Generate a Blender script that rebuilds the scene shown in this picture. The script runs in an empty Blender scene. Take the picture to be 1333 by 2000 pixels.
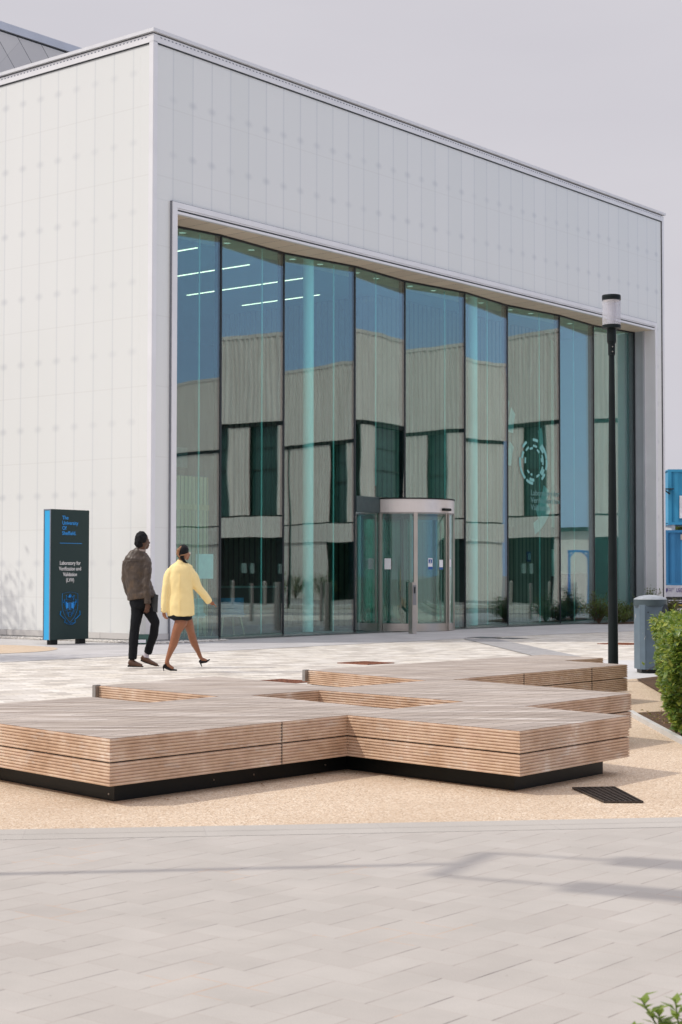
import bpy, bmesh, math, random
from math import sin, cos, pi, radians
from mathutils import Vector, Matrix, noise
random.seed(7)
S = bpy.context.scene
COL = S.collection

# ------------------------------------------------------------------ camera
cam_d = bpy.data.cameras.new('camera'); cam = bpy.data.objects.new('camera', cam_d); COL.objects.link(cam)
cam_d.sensor_fit = 'VERTICAL'; cam_d.sensor_height = 36.0; cam_d.sensor_width = 24.0
cam_d.lens = 3191.37 / 2000 * 36.0
cam_d.clip_start = 0.1; cam_d.clip_end = 3000
cam.location = (0, 0, 1.30)
cam.rotation_euler = (Matrix.Rotation(radians(90 + 2.180), 3, 'X') @ Matrix.Rotation(radians(0.076), 3, 'Z')).to_euler()
cam_d.dof.use_dof = True; cam_d.dof.focus_distance = 15.0; cam_d.dof.aperture_fstop = 8.0
S.camera = cam

# ------------------------------------------------------------------ sun and sky
SUN_EL, SAX, SAY = radians(46), 0.991, 0.13          # shadows run towards +X and a little +Y
d = Vector((SAX * cos(SUN_EL), SAY * cos(SUN_EL), -sin(SUN_EL))).normalized()
sl = bpy.data.lights.new('sun', 'SUN'); sl.energy = 2.4; sl.angle = radians(0.6); sl.color = (1.0, 0.94, 0.85)
so = bpy.data.objects.new('sun', sl); COL.objects.link(so); so.rotation_euler = d.to_track_quat('-Z', 'Y').to_euler()
W = bpy.data.worlds.new('World'); S.world = W; W.use_nodes = True
nt = W.node_tree; nt.nodes.clear()
out = nt.nodes.new('ShaderNodeOutputWorld'); bg = nt.nodes.new('ShaderNodeBackground')
sky = nt.nodes.new('ShaderNodeTexSky'); sky.sky_type = 'NISHITA'; sky.sun_disc = False
sky.sun_elevation = SUN_EL; sky.sun_rotation = math.atan2(-SAX, -SAY)
sky.air_density = 1.6; sky.dust_density = 0.6; sky.ozone_density = 2.0
geo = nt.nodes.new('ShaderNodeTexCoord'); sep = nt.nodes.new('ShaderNodeSeparateXYZ')
nt.links.new(geo.outputs['Generated'], sep.inputs[0])
mr = nt.nodes.new('ShaderNodeMapRange'); mr.interpolation_type = 'SMOOTHSTEP'
nt.links.new(sep.outputs['X'], mr.inputs['Value'])
mr.inputs['From Min'].default_value = 0.62; mr.inputs['From Max'].default_value = 0.90
mr.inputs['To Min'].default_value = 1.0; mr.inputs['To Max'].default_value = 0.10
no = nt.nodes.new('ShaderNodeTexNoise'); no.inputs['Scale'].default_value = 2.2; no.inputs['Detail'].default_value = 5
mpn = nt.nodes.new('ShaderNodeMapping'); mpn.inputs['Scale'].default_value = (1, 1, 3.5)
nt.links.new(geo.outputs['Generated'], mpn.inputs[0]); nt.links.new(mpn.outputs[0], no.inputs['Vector'])
ad = nt.nodes.new('ShaderNodeMath'); ad.operation = 'MULTIPLY_ADD'; ad.use_clamp = True
nt.links.new(no.outputs['Fac'], ad.inputs[0]); ad.inputs[1].default_value = 0.9; ad.inputs[2].default_value = -0.45
ad2 = nt.nodes.new('ShaderNodeMath'); ad2.operation = 'ADD'; ad2.use_clamp = True
hi = nt.nodes.new('ShaderNodeMapRange'); hi.interpolation_type = 'SMOOTHSTEP'; nt.links.new(sep.outputs['Z'], hi.inputs['Value'])
hi.inputs['From Min'].default_value = 0.20; hi.inputs['From Max'].default_value = 0.50; hi.inputs['To Min'].default_value = 0.0; hi.inputs['To Max'].default_value = 0.85
mxx = nt.nodes.new('ShaderNodeMath'); mxx.operation = 'MAXIMUM'; nt.links.new(mr.outputs[0], mxx.inputs[0]); nt.links.new(hi.outputs[0], mxx.inputs[1])
nt.links.new(mxx.outputs[0], ad2.inputs[0]); nt.links.new(ad.outputs[0], ad2.inputs[1])
veil = nt.nodes.new('ShaderNodeMixRGB')      # thin cloud: a little lighter and darker patches
nt.links.new(no.outputs['Fac'], veil.inputs[0])
veil.inputs[1].default_value = (5.45, 5.3, 5.9, 1); veil.inputs[2].default_value = (7.2, 7.0, 7.4, 1)
zg = nt.nodes.new('ShaderNodeMapRange'); zg.interpolation_type = 'SMOOTHSTEP'; nt.links.new(sep.outputs['Z'], zg.inputs['Value'])
zg.inputs['From Min'].default_value = 0.36; zg.inputs['From Max'].default_value = 0.75; zg.inputs['To Min'].default_value = 1.0; zg.inputs['To Max'].default_value = 1.75
vz = nt.nodes.new('ShaderNodeVectorMath'); vz.operation = 'SCALE'; nt.links.new(veil.outputs[0], vz.inputs[0]); nt.links.new(zg.outputs[0], vz.inputs['Scale'])
mx = nt.nodes.new('ShaderNodeMixRGB'); nt.links.new(ad2.outputs[0], mx.inputs[0])
blu = nt.nodes.new('ShaderNodeMixRGB'); blu.inputs[0].default_value = 0.85; nt.links.new(sky.outputs[0], blu.inputs[1]); blu.inputs[2].default_value = (3.6, 5.4, 8.9, 1)
nt.links.new(blu.outputs[0], mx.inputs[1]); nt.links.new(vz.outputs[0], mx.inputs[2])
nt.links.new(mx.outputs[0], bg.inputs[0]); bg.inputs[1].default_value = 0.10
nt.links.new(bg.outputs[0], out.inputs[0])
S.view_settings.view_transform = 'Standard'; S.view_settings.look = 'None'
S.view_settings.exposure = 0.0; S.view_settings.gamma = 1.0
S.render.engine = 'CYCLES'
S.cycles.max_bounces = 10; S.cycles.transparent_max_bounces = 24; S.cycles.glossy_bounces = 5

# ------------------------------------------------------------------ node helpers
class NT:
    def __init__(s, name):
        s.m = bpy.data.materials.new(name); s.m.use_nodes = True; s.t = s.m.node_tree; s.t.nodes.clear()
        s.out = s.t.nodes.new('ShaderNodeOutputMaterial')
    def n(s, ty, **kw):
        x = s.t.nodes.new('ShaderNode' + ty)
        for k, v in kw.items(): setattr(x, k, v)
        return x
    def l(s, a, b): s.t.links.new(a, b)
    def set(s, sock, v):
        if hasattr(v, 'is_linked') or isinstance(v, bpy.types.NodeSocket): s.l(v, sock)
        elif isinstance(v, (tuple, list)) and len(v) == 3 and sock.type == 'RGBA': sock.default_value = (*v, 1)
        else: sock.default_value = v
    def math(s, op, a, b=0.0, c=0.0, clamp=False):
        x = s.n('Math', operation=op, use_clamp=clamp); s.set(x.inputs[0], a); s.set(x.inputs[1], b); s.set(x.inputs[2], c); return x.outputs[0]
    def mix(s, f, a, b, mode='MIX'):
        x = s.n('MixRGB', blend_type=mode); s.set(x.inputs[0], f); s.set(x.inputs[1], a); s.set(x.inputs[2], b); return x.outputs[0]
    def coord(s, kind='Object', rot=0, scale=(1, 1, 1), loc=(0, 0, 0)):
        if kind == 'World': o = s.n('NewGeometry').outputs['Position']
        else: o = s.n('TexCoord').outputs[kind]
        mp = s.n('Mapping'); s.l(o, mp.inputs[0]); mp.inputs['Rotation'].default_value = (0, 0, rot)
        mp.inputs['Scale'].default_value = scale; mp.inputs['Location'].default_value = loc; return mp.outputs[0]
    def noise(s, vec, sc, det=3, rough=0.5, dist=0):
        x = s.n('TexNoise'); s.l(vec, x.inputs['Vector']); x.inputs['Scale'].default_value = sc; x.inputs['Detail'].default_value = det
        x.inputs['Roughness'].default_value = rough; x.inputs['Distortion'].default_value = dist; return x.outputs['Fac']
    def ramp(s, f, stops):
        x = s.n('ValToRGB'); s.l(f, x.inputs[0]); e = x.color_ramp.elements
        while len(e) < len(stops): e.new(0.5)
        for k, (p, c) in enumerate(stops): e[k].position = p; e[k].color = (*c, 1) if len(c) == 3 else c
        return x.outputs[0]
    def bump(s, h, st=0.3, dist=0.01):
        x = s.n('Bump'); s.l(h, x.inputs['Height']); x.inputs['Strength'].default_value = st; x.inputs['Distance'].default_value = dist; return x.outputs[0]
    def bsdf(s, col, rough=0.6, metal=0.0, bump=None, **kw):
        b = s.n('BsdfPrincipled'); s.set(b.inputs['Base Color'], col); s.set(b.inputs['Roughness'], rough); b.inputs['Metallic'].default_value = metal
        if bump is not None: s.l(bump, b.inputs['Normal'])
        for k, v in kw.items(): s.set(b.inputs[k.replace('_', ' ')], v)
        s.l(b.outputs[0], s.out.inputs[0]); return b

def simple(name, col, rough=0.5, metal=0.0, var=0.12, sc=8.0, bm=0.0, bsc=60.0, **kw):
    n = NT(name); v = n.coord()
    f = n.noise(v, sc, 4); g = tuple(min(1, c * (1 - var)) for c in col); h = tuple(min(1, c * (1 + var)) for c in col)
    c = n.ramp(f, [(0.3, g), (0.7, h)])
    b = n.bump(n.noise(v, bsc, 3), bm, 0.01) if bm else None
    n.bsdf(c, rough, metal, b, **kw); return n.m

# ------------------------------------------------------------------ object helpers
def link(o, parent=None):
    COL.objects.link(o)
    if parent is not None: o.parent = parent
    return o
def tag(o, label, cat=None, group=None, kind=None):
    if label: o['label'] = label
    if cat: o['category'] = cat
    if group: o['group'] = group
    if kind: o['kind'] = kind
    return o
def empty(name, loc, rz=0.0, label=None, cat=None, group=None):
    o = bpy.data.objects.new(name, None); link(o); o.location = loc; o.rotation_euler = (0, 0, rz); o.empty_display_size = 0.1
    return tag(o, label, cat, group)
class MB:
    def __init__(s): s.b = bmesh.new()
    def box(s, x0, x1, y0, y1, z0, z1, bev=0.0, M=None):
        r = bmesh.ops.create_cube(s.b, size=1.0)['verts']
        m = Matrix.Translation(((x0 + x1) / 2, (y0 + y1) / 2, (z0 + z1) / 2)) @ Matrix.Diagonal((abs(x1 - x0), abs(y1 - y0), abs(z1 - z0), 1))
        if M is not None: m = M @ m
        bmesh.ops.transform(s.b, matrix=m, verts=r)
        if bev:
            ed = list({e for v in r for e in v.link_edges}); bmesh.ops.bevel(s.b, geom=ed, offset=bev, segments=2, affect='EDGES')
        return s
    def bar(s, p, q, w, h=None):
        p = Vector(p); q = Vector(q); dd = q - p; L = dd.length
        M = Matrix.Translation((p + q) / 2) @ dd.to_track_quat('Z', 'Y').to_matrix().to_4x4()
        h = h or w; return s.box(-w / 2, w / 2, -h / 2, h / 2, -L / 2, L / 2, M=M)
    def tube(s, pts, rad, n=12, cap=True):
        pts = [Vector(p) for p in pts]; rad = rad if isinstance(rad, (list, tuple)) else [rad] * len(pts); rings = []
        up = None
        for i, p in enumerate(pts):
            t = (pts[min(i + 1, len(pts) - 1)] - pts[max(i - 1, 0)]).normalized()
            if up is None: up = Vector((0, 0, 1)) if abs(t.z) < 0.9 else Vector((1, 0, 0))
            a = t.cross(up).normalized(); up2 = a.cross(t).normalized()
            r = rad[i]; rx, ry = r if isinstance(r, tuple) else (r, r)
            rings.append([s.b.verts.new(p + a * (rx * cos(2 * pi * k / n)) + up2 * (ry * sin(2 * pi * k / n))) for k in range(n)])
        for i in range(len(rings) - 1):
            for k in range(n):
                s.b.faces.new((rings[i][k], rings[i][(k + 1) % n], rings[i + 1][(k + 1) % n], rings[i + 1][k]))
        if cap: s.b.faces.new(rings[0][::-1]); s.b.faces.new(rings[-1])
        return s
    def lathe(s, prof, n=40, c=(0, 0, 0), a0=0, a1=2 * pi):
        full = abs(a1 - a0 - 2 * pi) < 1e-6; m = n if full else n + 1
        rows = [[s.b.verts.new((c[0] + r * cos(a0 + (a1 - a0) * k / n), c[1] + r * sin(a0 + (a1 - a0) * k / n), c[2] + z)) for k in range(m)] for r, z in prof]
        for i in range(len(rows) - 1):
            for k in range(n): s.b.faces.new((rows[i][k], rows[i][(k + 1) % m], rows[i + 1][(k + 1) % m], rows[i + 1][k]))
        return s
    def arc(s, r0, r1, z0, z1, a0, a1, n=24, c=(0, 0)):
        P = []
        for k in range(n + 1):
            a = a0 + (a1 - a0) * k / n
            P.append([s.b.verts.new((c[0] + r * cos(a), c[1] + r * sin(a), z)) for r, z in ((r0, z0), (r1, z0), (r1, z1), (r0, z1))])
        for k in range(n):
            for j in range(4): s.b.faces.new((P[k][j], P[k][(j + 1) % 4], P[k + 1][(j + 1) % 4], P[k + 1][j]))
        s.b.faces.new(P[0][::-1]); s.b.faces.new(P[-1]); return s
    def prism(s, poly, z0, z1):
        a = [s.b.verts.new((x, y, z0)) for x, y in poly]; b = [s.b.verts.new((x, y, z1)) for x, y in poly]; n = len(poly)
        s.b.faces.new(a[::-1]); s.b.faces.new(b)
        for i in range(n): s.b.faces.new((a[i], a[(i + 1) % n], b[(i + 1) % n], b[i]))
        return s
    def quad(s, *p): s.b.faces.new([s.b.verts.new(q) for q in p]); return s
    def build(s, name, mat, parent=None, smooth=False, M=None):
        bmesh.ops.recalc_face_normals(s.b, faces=s.b.faces)
        me = bpy.data.meshes.new(name); s.b.to_mesh(me); s.b.free()
        if M is not None: me.transform(M)
        for mm in (mat if isinstance(mat, (list, tuple)) else [mat]): me.materials.append(mm)
        if smooth:
            for p in me.polygons: p.use_smooth = True
            try: me.set_sharp_from_angle(angle=radians(38))
            except Exception: pass
        return link(bpy.data.objects.new(name, me), parent)
def bake(o):
    dg = bpy.context.evaluated_depsgraph_get(); ev = o.evaluated_get(dg)
    me = bpy.data.meshes.new_from_object(ev, preserve_all_data_layers=True, depsgraph=dg); o.modifiers.clear(); o.data = me
    return o
def text(s, size, M, mat, parent, name='lettering', align='LEFT', ext=0.0015, off=0.0, sx=1.0, ls=1.0):
    cu = bpy.data.curves.new(name, 'FONT'); cu.body = s; cu.size = size; cu.extrude = ext; cu.offset = off; cu.align_x = align; cu.space_line = ls
    t = bpy.data.objects.new(name, cu); COL.objects.link(t)
    dg = bpy.context.evaluated_depsgraph_get(); dg.update()
    me = bpy.data.meshes.new_from_object(t.evaluated_get(dg)); bpy.data.objects.remove(t); bpy.data.curves.remove(cu)
    me.transform(M @ Matrix.Diagonal((sx, 1, 1, 1))); me.materials.clear(); me.materials.append(mat)
    return link(bpy.data.objects.new(name, me), parent)

TH = radians(38.944)                     # the glazed front runs this far from +Y towards +X
UX, UY = sin(TH), cos(TH)
ROT = radians(90) - TH                   # local x = along the front, local y = into the building
CX, CY = -3.609, 30.988                  # the near corner

# ------------------------------------------------------------------ materials
def mat_channel():
    n = NT('channel_glass'); v = n.n('TexCoord').outputs['Object']; sp = n.n('SeparateXYZ'); n.l(v, sp.inputs[0])
    u = n.math('SUBTRACT', sp.outputs[0], sp.outputs[1]); z = sp.outputs[2]      # runs along either face of the corner
    dx = n.math('PINGPONG', u, 0.2725)
    joint = n.math('LESS_THAN', dx, 0.007)
    jr = n.n('MapRange', interpolation_type='SMOOTHSTEP'); n.l(dx, jr.inputs[0]); jr.inputs[1].default_value = 0.0; jr.inputs[2].default_value = 0.05; jr.inputs[3].default_value = 1; jr.inputs[4].default_value = 0
    isl = n.math('GREATER_THAN', sp.outputs[1], 0.4)
    zl = n.math('PINGPONG', n.math('SUBTRACT', z, 1.51), 0.678); zr = n.math('PINGPONG', n.math('SUBTRACT', z, 9.43), 0.54)
    dz = n.mix(isl, zr, zl)
    rr = n.math('SQRT', n.math('ADD', n.math('POWER', n.math('DIVIDE', dx, 0.17), 2), n.math('POWER', n.math('DIVIDE', dz, 0.11), 2)))
    sm = n.n('MapRange', interpolation_type='SMOOTHSTEP'); n.l(rr, sm.inputs[0]); sm.inputs[1].default_value = 0.0; sm.inputs[2].default_value = 1.0; sm.inputs[3].default_value = 1; sm.inputs[4].default_value = 0
    cell = n.math('FLOOR', n.math('DIVIDE', n.math('ADD', u, 0.2725 * 1.0), 0.545))
    wn = n.n('TexWhiteNoise', noise_dimensions='1D'); n.l(cell, wn.inputs['W'])
    plank = n.n('TexWhiteNoise', noise_dimensions='1D'); n.l(n.math('FLOOR', n.math('DIVIDE', u, 0.545)), plank.inputs['W'])
    stain = n.noise(n.coord('Object', 0, (1.2, 1.2, 0.25)), 1.6, 4)
    base = n.mix(plank.outputs['Value'], (0.755, 0.77, 0.75), (0.79, 0.80, 0.78))
    base = n.mix(n.math('MULTIPLY', stain, 0.14), base, (0.66, 0.67, 0.68))
    base = n.mix(n.math('MULTIPLY', sm.outputs[0], n.math('MULTIPLY_ADD', wn.outputs['Value'], 0.20, 0.15)), base, (0.38, 0.40, 0.44))
    base = n.mix(n.math('MULTIPLY', jr.outputs[0], 0.13), base, (0.45, 0.5, 0.55))
    hl = n.math('LESS_THAN', n.math('PINGPONG', n.math('SUBTRACT', z, 0.83), 0.678), 0.012)
    base = n.mix(n.math('MULTIPLY', hl, 0.14), base, (0.5, 0.48, 0.45))
    base = n.mix(n.math('MULTIPLY', joint, n.math('MULTIPLY_ADD', isl, -0.08, 0.30)), base, (0.38, 0.40, 0.44))
    hb = n.math('MULTIPLY_ADD', n.math('PINGPONG', u, 0.034), 8.0, n.math('MULTIPLY', joint, -2.0))
    n.bsdf(base, 0.32, 0, n.bump(hb, 0.10, 0.004), Coat_Weight=0.35, Coat_Roughness=0.12); return n.m
def mat_tan():
    n = NT('resin_gravel'); v = n.coord('World'); vo = n.n('TexVoronoi'); n.l(v, vo.inputs['Vector']); vo.inputs['Scale'].default_value = 140
    sp = n.n('SeparateXYZ'); n.l(vo.outputs['Color'], sp.inputs[0])
    c = n.ramp(sp.outputs[0], [(0.0, (0.30, 0.20, 0.12)), (0.25, (0.56, 0.42, 0.295)), (0.7, (0.67, 0.53, 0.38)), (1.0, (0.82, 0.74, 0.62))])
    big = n.noise(v, 0.9, 5, 0.65); c = n.mix(n.ramp(big, [(0.42, (0, 0, 0)), (0.68, (0.38, 0.38, 0.38))]), c, (0.46, 0.34, 0.23))
    sp2 = n.noise(v, 30, 2); c = n.mix(n.math('MULTIPLY', n.math('GREATER_THAN', sp2, 0.76), 0.6), c, (0.28, 0.18, 0.11))
    b = n.bump(vo.outputs['Distance'], 0.6, 0.004); n.bsdf(c, 0.8, 0, b); return n.m
def mat_pavers(name, w, h, c1, c2, mortar, rot, ms=0.006, streak=0.0, loc=(0, 0, 0), bumpst=0.35):
    n = NT(name); v = n.coord('World', rot, (1, 1, 1), loc); w1 = n.coord('World')
    br = n.n('TexBrick'); n.l(v, br.inputs['Vector']); br.offset = 0.5; br.inputs['Scale'].default_value = 1.0
    br.inputs['Mortar Size'].default_value = ms; br.inputs['Mortar Smooth'].default_value = 0.15; br.inputs['Bias'].default_value = 0
    br.inputs['Brick Width'].default_value = w; br.inputs['Row Height'].default_value = h
    n.set(br.inputs['Color1'], c1); n.set(br.inputs['Color2'], c2); n.set(br.inputs['Mortar'], mortar)
    c = br.outputs['Color']
    grain = n.noise(w1, 160, 2); c = n.mix(0.16, c, n.ramp(grain, [(0.35, (0.25, 0.25, 0.25)), (0.65, (0.8, 0.8, 0.8))]), 'OVERLAY')
    big = n.noise(w1, 1.3, 5, 0.6); c = n.mix(0.35, c, n.ramp(big, [(0.3, (0.38, 0.38, 0.38)), (0.7, (0.6, 0.6, 0.6))]), 'OVERLAY')
    if streak:
        blot = n.noise(w1, 2.2, 3, 0.5); c = n.mix(streak, c, n.ramp(blot, [(0.42, (0.30, 0.30, 0.30)), (0.56, (0.62, 0.62, 0.62))]), 'OVERLAY')
    b = n.bump(n.math('SUBTRACT', n.math('MULTIPLY', grain, 0.12), br.outputs['Fac']), bumpst, 0.006)
    n.bsdf(c, 0.72, 0, b); return n.m
def mat_front_paving():
    # herringbone of 240 x 155 slabs; joint shade is painted dark along one direction in stretches, the others packed with pale sand
    n = NT('herringbone_slabs'); w1 = n.coord('World'); v = n.coord('World', -ROT, (1, 1, 1), (0.03, 0.06, 0)); sp = n.n('SeparateXYZ'); n.l(v, sp.inputs[0])
    L, Wd = 0.245, 0.158; X, Y = sp.outputs[0], sp.outputs[1]; M_ = n.math
    df = M_('SUBTRACT', X, Y)
    mh = M_('FLOOR', M_('DIVIDE', M_('SUBTRACT', L, df), 2 * L)); xh = M_('ADD', X, M_('MULTIPLY', mh, L)); yh = M_('SUBTRACT', Y, M_('MULTIPLY', mh, L))
    kh = M_('FLOOR', M_('DIVIDE', yh, Wd)); hx = M_('SUBTRACT', xh, M_('MULTIPLY', kh, Wd)); hy = M_('SUBTRACT', yh, M_('MULTIPLY', kh, Wd))
    isH = M_('MULTIPLY', M_('GREATER_THAN', hx, 0.0), M_('LESS_THAN', hx, L))
    mv = M_('FLOOR', M_('DIVIDE', M_('MULTIPLY', df, -1.0), 2 * L)); xv = M_('ADD', X, M_('MULTIPLY', mv, L)); yv = M_('SUBTRACT', Y, M_('MULTIPLY', mv, L))
    kv = M_('FLOOR', M_('DIVIDE', xv, Wd)); vx = M_('SUBTRACT', xv, M_('MULTIPLY', kv, Wd)); vy = M_('SUBTRACT', yv, M_('MULTIPLY', M_('ADD', kv, 1.0), Wd))
    lx = n.mix(isH, vx, hx); ly = n.mix(isH, vy, hy); ida = n.mix(isH, M_('ADD', kv, 57.5), kh); idb = n.mix(isH, mv, mh)
    cb = n.n('CombineXYZ'); n.l(M_('ADD', kv, 57.5), cb.inputs[0]); n.l(mv, cb.inputs[1]); wv = n.n('TexWhiteNoise', noise_dimensions='3D'); n.l(cb.outputs[0], wv.inputs['Vector'])
    cb2 = n.n('CombineXYZ'); n.l(kh, cb2.inputs[0]); n.l(mh, cb2.inputs[1]); wh = n.n('TexWhiteNoise', noise_dimensions='3D'); n.l(cb2.outputs[0], wh.inputs['Vector'])
    tone = n.mix(isH, wv.outputs['Value'], wh.outputs['Value'])
    dk = n.noise(n.coord('World', -ROT, (1.2, 3.0, 1)), 1.9, 2, 0.5)
    wj = M_('MULTIPLY_ADD', dk, 0.006, 0.0008); uj = M_('LESS_THAN', ly, wj); vj = M_('LESS_THAN', lx, 0.0030)
    c = n.ramp(tone, [(0.0, (0.420, 0.389, 0.353)), (0.5, (0.437, 0.406, 0.369)), (0.9, (0.450, 0.420, 0.383)), (1.0, (0.410, 0.377, 0.342))])
    c = n.mix(M_('MULTIPLY', vj, 0.55), c, (0.37, 0.31, 0.27))
    c = n.mix(uj, c, n.ramp(dk, [(0.30, (0.40, 0.35, 0.32)), (0.46, (0.34, 0.28, 0.245)), (0.58, (0.20, 0.165, 0.15)), (0.70, (0.12, 0.10, 0.095))]))
    rust = n.noise(w1, 1.3, 3); j = M_('MAXIMUM', uj, vj); c = n.mix(M_('MULTIPLY', M_('MULTIPLY', j, M_('GREATER_THAN', rust, 0.62)), 0.8), c, (0.55, 0.33, 0.19))
    grain = n.noise(w1, 240, 2); c = n.mix(0.14, c, n.ramp(grain, [(0.35, (0.3, 0.3, 0.3)), (0.65, (0.72, 0.72, 0.72))]), 'OVERLAY')
    big = n.noise(w1, 2.3, 5, 0.6); c = n.mix(0.40, c, n.ramp(big, [(0.3, (0.41, 0.41, 0.405)), (0.7, (0.57, 0.57, 0.565))]), 'OVERLAY')
    st = n.noise(n.coord('World', -radians(80), (1, 3.2, 1)), 1.6, 3); c = n.mix(n.ramp(st, [(0.56, (0, 0, 0)), (0.66, (0.16, 0.16, 0.16))]), c, (0.36, 0.34, 0.30))
    spk = n.noise(w1, 16, 2); c = n.mix(M_('MULTIPLY', M_('GREATER_THAN', spk, 0.77), 0.5), c, (0.25, 0.22, 0.19))
    b = n.bump(M_('SUBTRACT', M_('MULTIPLY', grain, 0.10), j), 0.2, 0.004); n.bsdf(c, 0.7, 0, b); return n.m
def mat_deck():
    n = NT('weathered_deck'); v = n.coord('World', -radians(51.06))       # x runs along the boards
    sp = n.n('SeparateXYZ'); n.l(v, sp.inputs[0])
    bw = 0.145; idx = n.math('FLOOR', n.math('DIVIDE', sp.outputs[1], bw)); wn = n.n('TexWhiteNoise', noise_dimensions='1D'); n.l(idx, wn.inputs['W'])
    gap = n.math('LESS_THAN', n.math('PINGPONG', sp.outputs[1], bw / 2), 0.0042)
    ends = n.math('ADD', sp.outputs[0], n.math('MULTIPLY', wn.outputs['Value'], 2.4))
    butt = n.math('LESS_THAN', n.math('PINGPONG', ends, 1.2), 0.002)
    lng = n.noise(n.coord('World', -radians(51.06), (0.9, 14, 1)), 1.3, 6, 0.68)
    fine = n.noise(n.coord('World', -radians(51.06), (4, 130, 1)), 1.0, 4, 0.6)
    c = n.ramp(lng, [(0.32, (0.17, 0.13, 0.10)), (0.45, (0.36, 0.30, 0.25)), (0.56, (0.47, 0.405, 0.35)), (0.68, (0.74, 0.69, 0.64))])
    c = n.mix(0.35, c, n.ramp(fine, [(0.3, (0.35, 0.35, 0.35)), (0.7, (0.62, 0.62, 0.62))]), 'OVERLAY')
    c = n.mix(n.math('MULTIPLY', wn.outputs['Value'], 0.30), c, (0.25, 0.21, 0.19))
    cr = n.math('MULTIPLY', gap, n.math('GREATER_THAN', n.noise(n.coord('World'), 1.1, 2), 0.44))
    c = n.mix(n.math('MULTIPLY', cr, 0.85), c, (0.05, 0.04, 0.035)); c = n.mix(n.math('MULTIPLY', butt, 0.6), c, (0.08, 0.06, 0.05))
    hb = n.math('SUBTRACT', n.math('MULTIPLY', fine, 0.5), n.math('MULTIPLY', gap, 2.0)); n.bsdf(c, 0.78, 0, n.bump(hb, 0.4, 0.004)); return n.m
def mat_side(name='side_timber', dark=1.0):
    n = NT(name); w1 = n.coord('World'); a = n.noise(w1, 3.2, 5, 0.65); f = n.noise(n.coord('World', 0, (9, 9, 60)), 1.0, 4, 0.6)
    c = n.ramp(a, [(0.24, (0.42, 0.26, 0.16)), (0.42, (0.54, 0.37, 0.25)), (0.60, (0.64, 0.475, 0.35)), (0.76, (0.82, 0.72, 0.62))])
    c = n.mix(0.45, c, n.ramp(f, [(0.3, (0.33, 0.33, 0.33)), (0.7, (0.65, 0.65, 0.65))]), 'OVERLAY')
    g = n.noise(n.coord('World', 0, (2, 2, 7)), 2.4, 5, 0.7); c = n.mix(n.math('MULTIPLY', n.math('GREATER_THAN', g, 0.60), 0.30), c, (0.62, 0.56, 0.50))
    n.bsdf(c, 0.75, 0, n.bump(f, 0.3, 0.002)); return n.m
def mat_glass(name='glazing', tint=(0.52, 0.80, 0.80), refl=0.30, wob=0.0):
    n = NT(name); tr = n.n('BsdfTransparent'); n.set(tr.inputs[0], tint); gl = n.n('BsdfGlossy'); n.set(gl.inputs['Color'], (0.96, 0.97, 0.97)); gl.inputs['Roughness'].default_value = 0.012 if wob else 0.0
    if wob:
        h = n.noise(n.coord('Object', 0, (1.0, 1.0, 0.55)), 0.9, 1, 0.4); b = n.bump(h, wob, 0.05); n.l(b, gl.inputs['Normal'])
    lw = n.n('LayerWeight'); lw.inputs['Blend'].default_value = 0.5
    fac = n.math('MULTIPLY_ADD', n.math('POWER', lw.outputs['Facing'], 3.0), 0.45, refl, True)
    mxs = n.n('MixShader'); n.l(fac, mxs.inputs[0]); n.l(tr.outputs[0], mxs.inputs[1]); n.l(gl.outputs[0], mxs.inputs[2]); n.l(mxs.outputs[0], n.out.inputs[0]); return n.m
def mat_emit(name, col, st):
    n = NT(name); e = n.n('Emission'); n.set(e.inputs[0], col); e.inputs[1].default_value = st; n.l(e.outputs[0], n.out.inputs[0]); return n.m
def mat_leaf(name, c1, c2, c3, rough=0.42):
    n = NT(name); g = n.n('NewGeometry'); c = n.ramp(g.outputs['Random Per Island'], [(0.0, c1), (0.5, c2), (1.0, c3)])
    big = n.noise(n.coord('World'), 2.5, 2); c = n.mix(n.math('MULTIPLY', big, 0.5), c, c2)
    b = n.n('BsdfPrincipled'); n.l(c, b.inputs['Base Color']); b.inputs['Roughness'].default_value = rough
    t = n.n('BsdfTranslucent'); n.l(n.mix(0.5, c, (0.35, 0.5, 0.06)), t.inputs[0]); ms = n.n('MixShader'); ms.inputs[0].default_value = 0.32
    n.l(b.outputs[0], ms.inputs[1]); n.l(t.outputs[0], ms.inputs[2]); n.l(ms.outputs[0], n.out.inputs[0]); return n.m
def mat_slats(name, c, gapc, step, gap, axis=0, rough=0.6, world=False):
    n = NT(name); v = n.n('TexCoord').outputs['Object']; sp = n.n('SeparateXYZ'); n.l(v, sp.inputs[0])
    u = n.math('ADD', sp.outputs[0], sp.outputs[1]) if axis == 2 else sp.outputs[axis]
    g = n.math('LESS_THAN', n.math('PINGPONG', u, step / 2), gap / 2)
    wn = n.n('TexWhiteNoise', noise_dimensions='1D'); n.l(n.math('FLOOR', n.math('DIVIDE', u, step)), wn.inputs['W'])
    cc = n.mix(n.math('MULTIPLY', wn.outputs['Value'], 0.3), c, tuple(x * 0.6 for x in c)); cc = n.mix(g, cc, gapc); n.bsdf(cc, rough); return n.m

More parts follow.
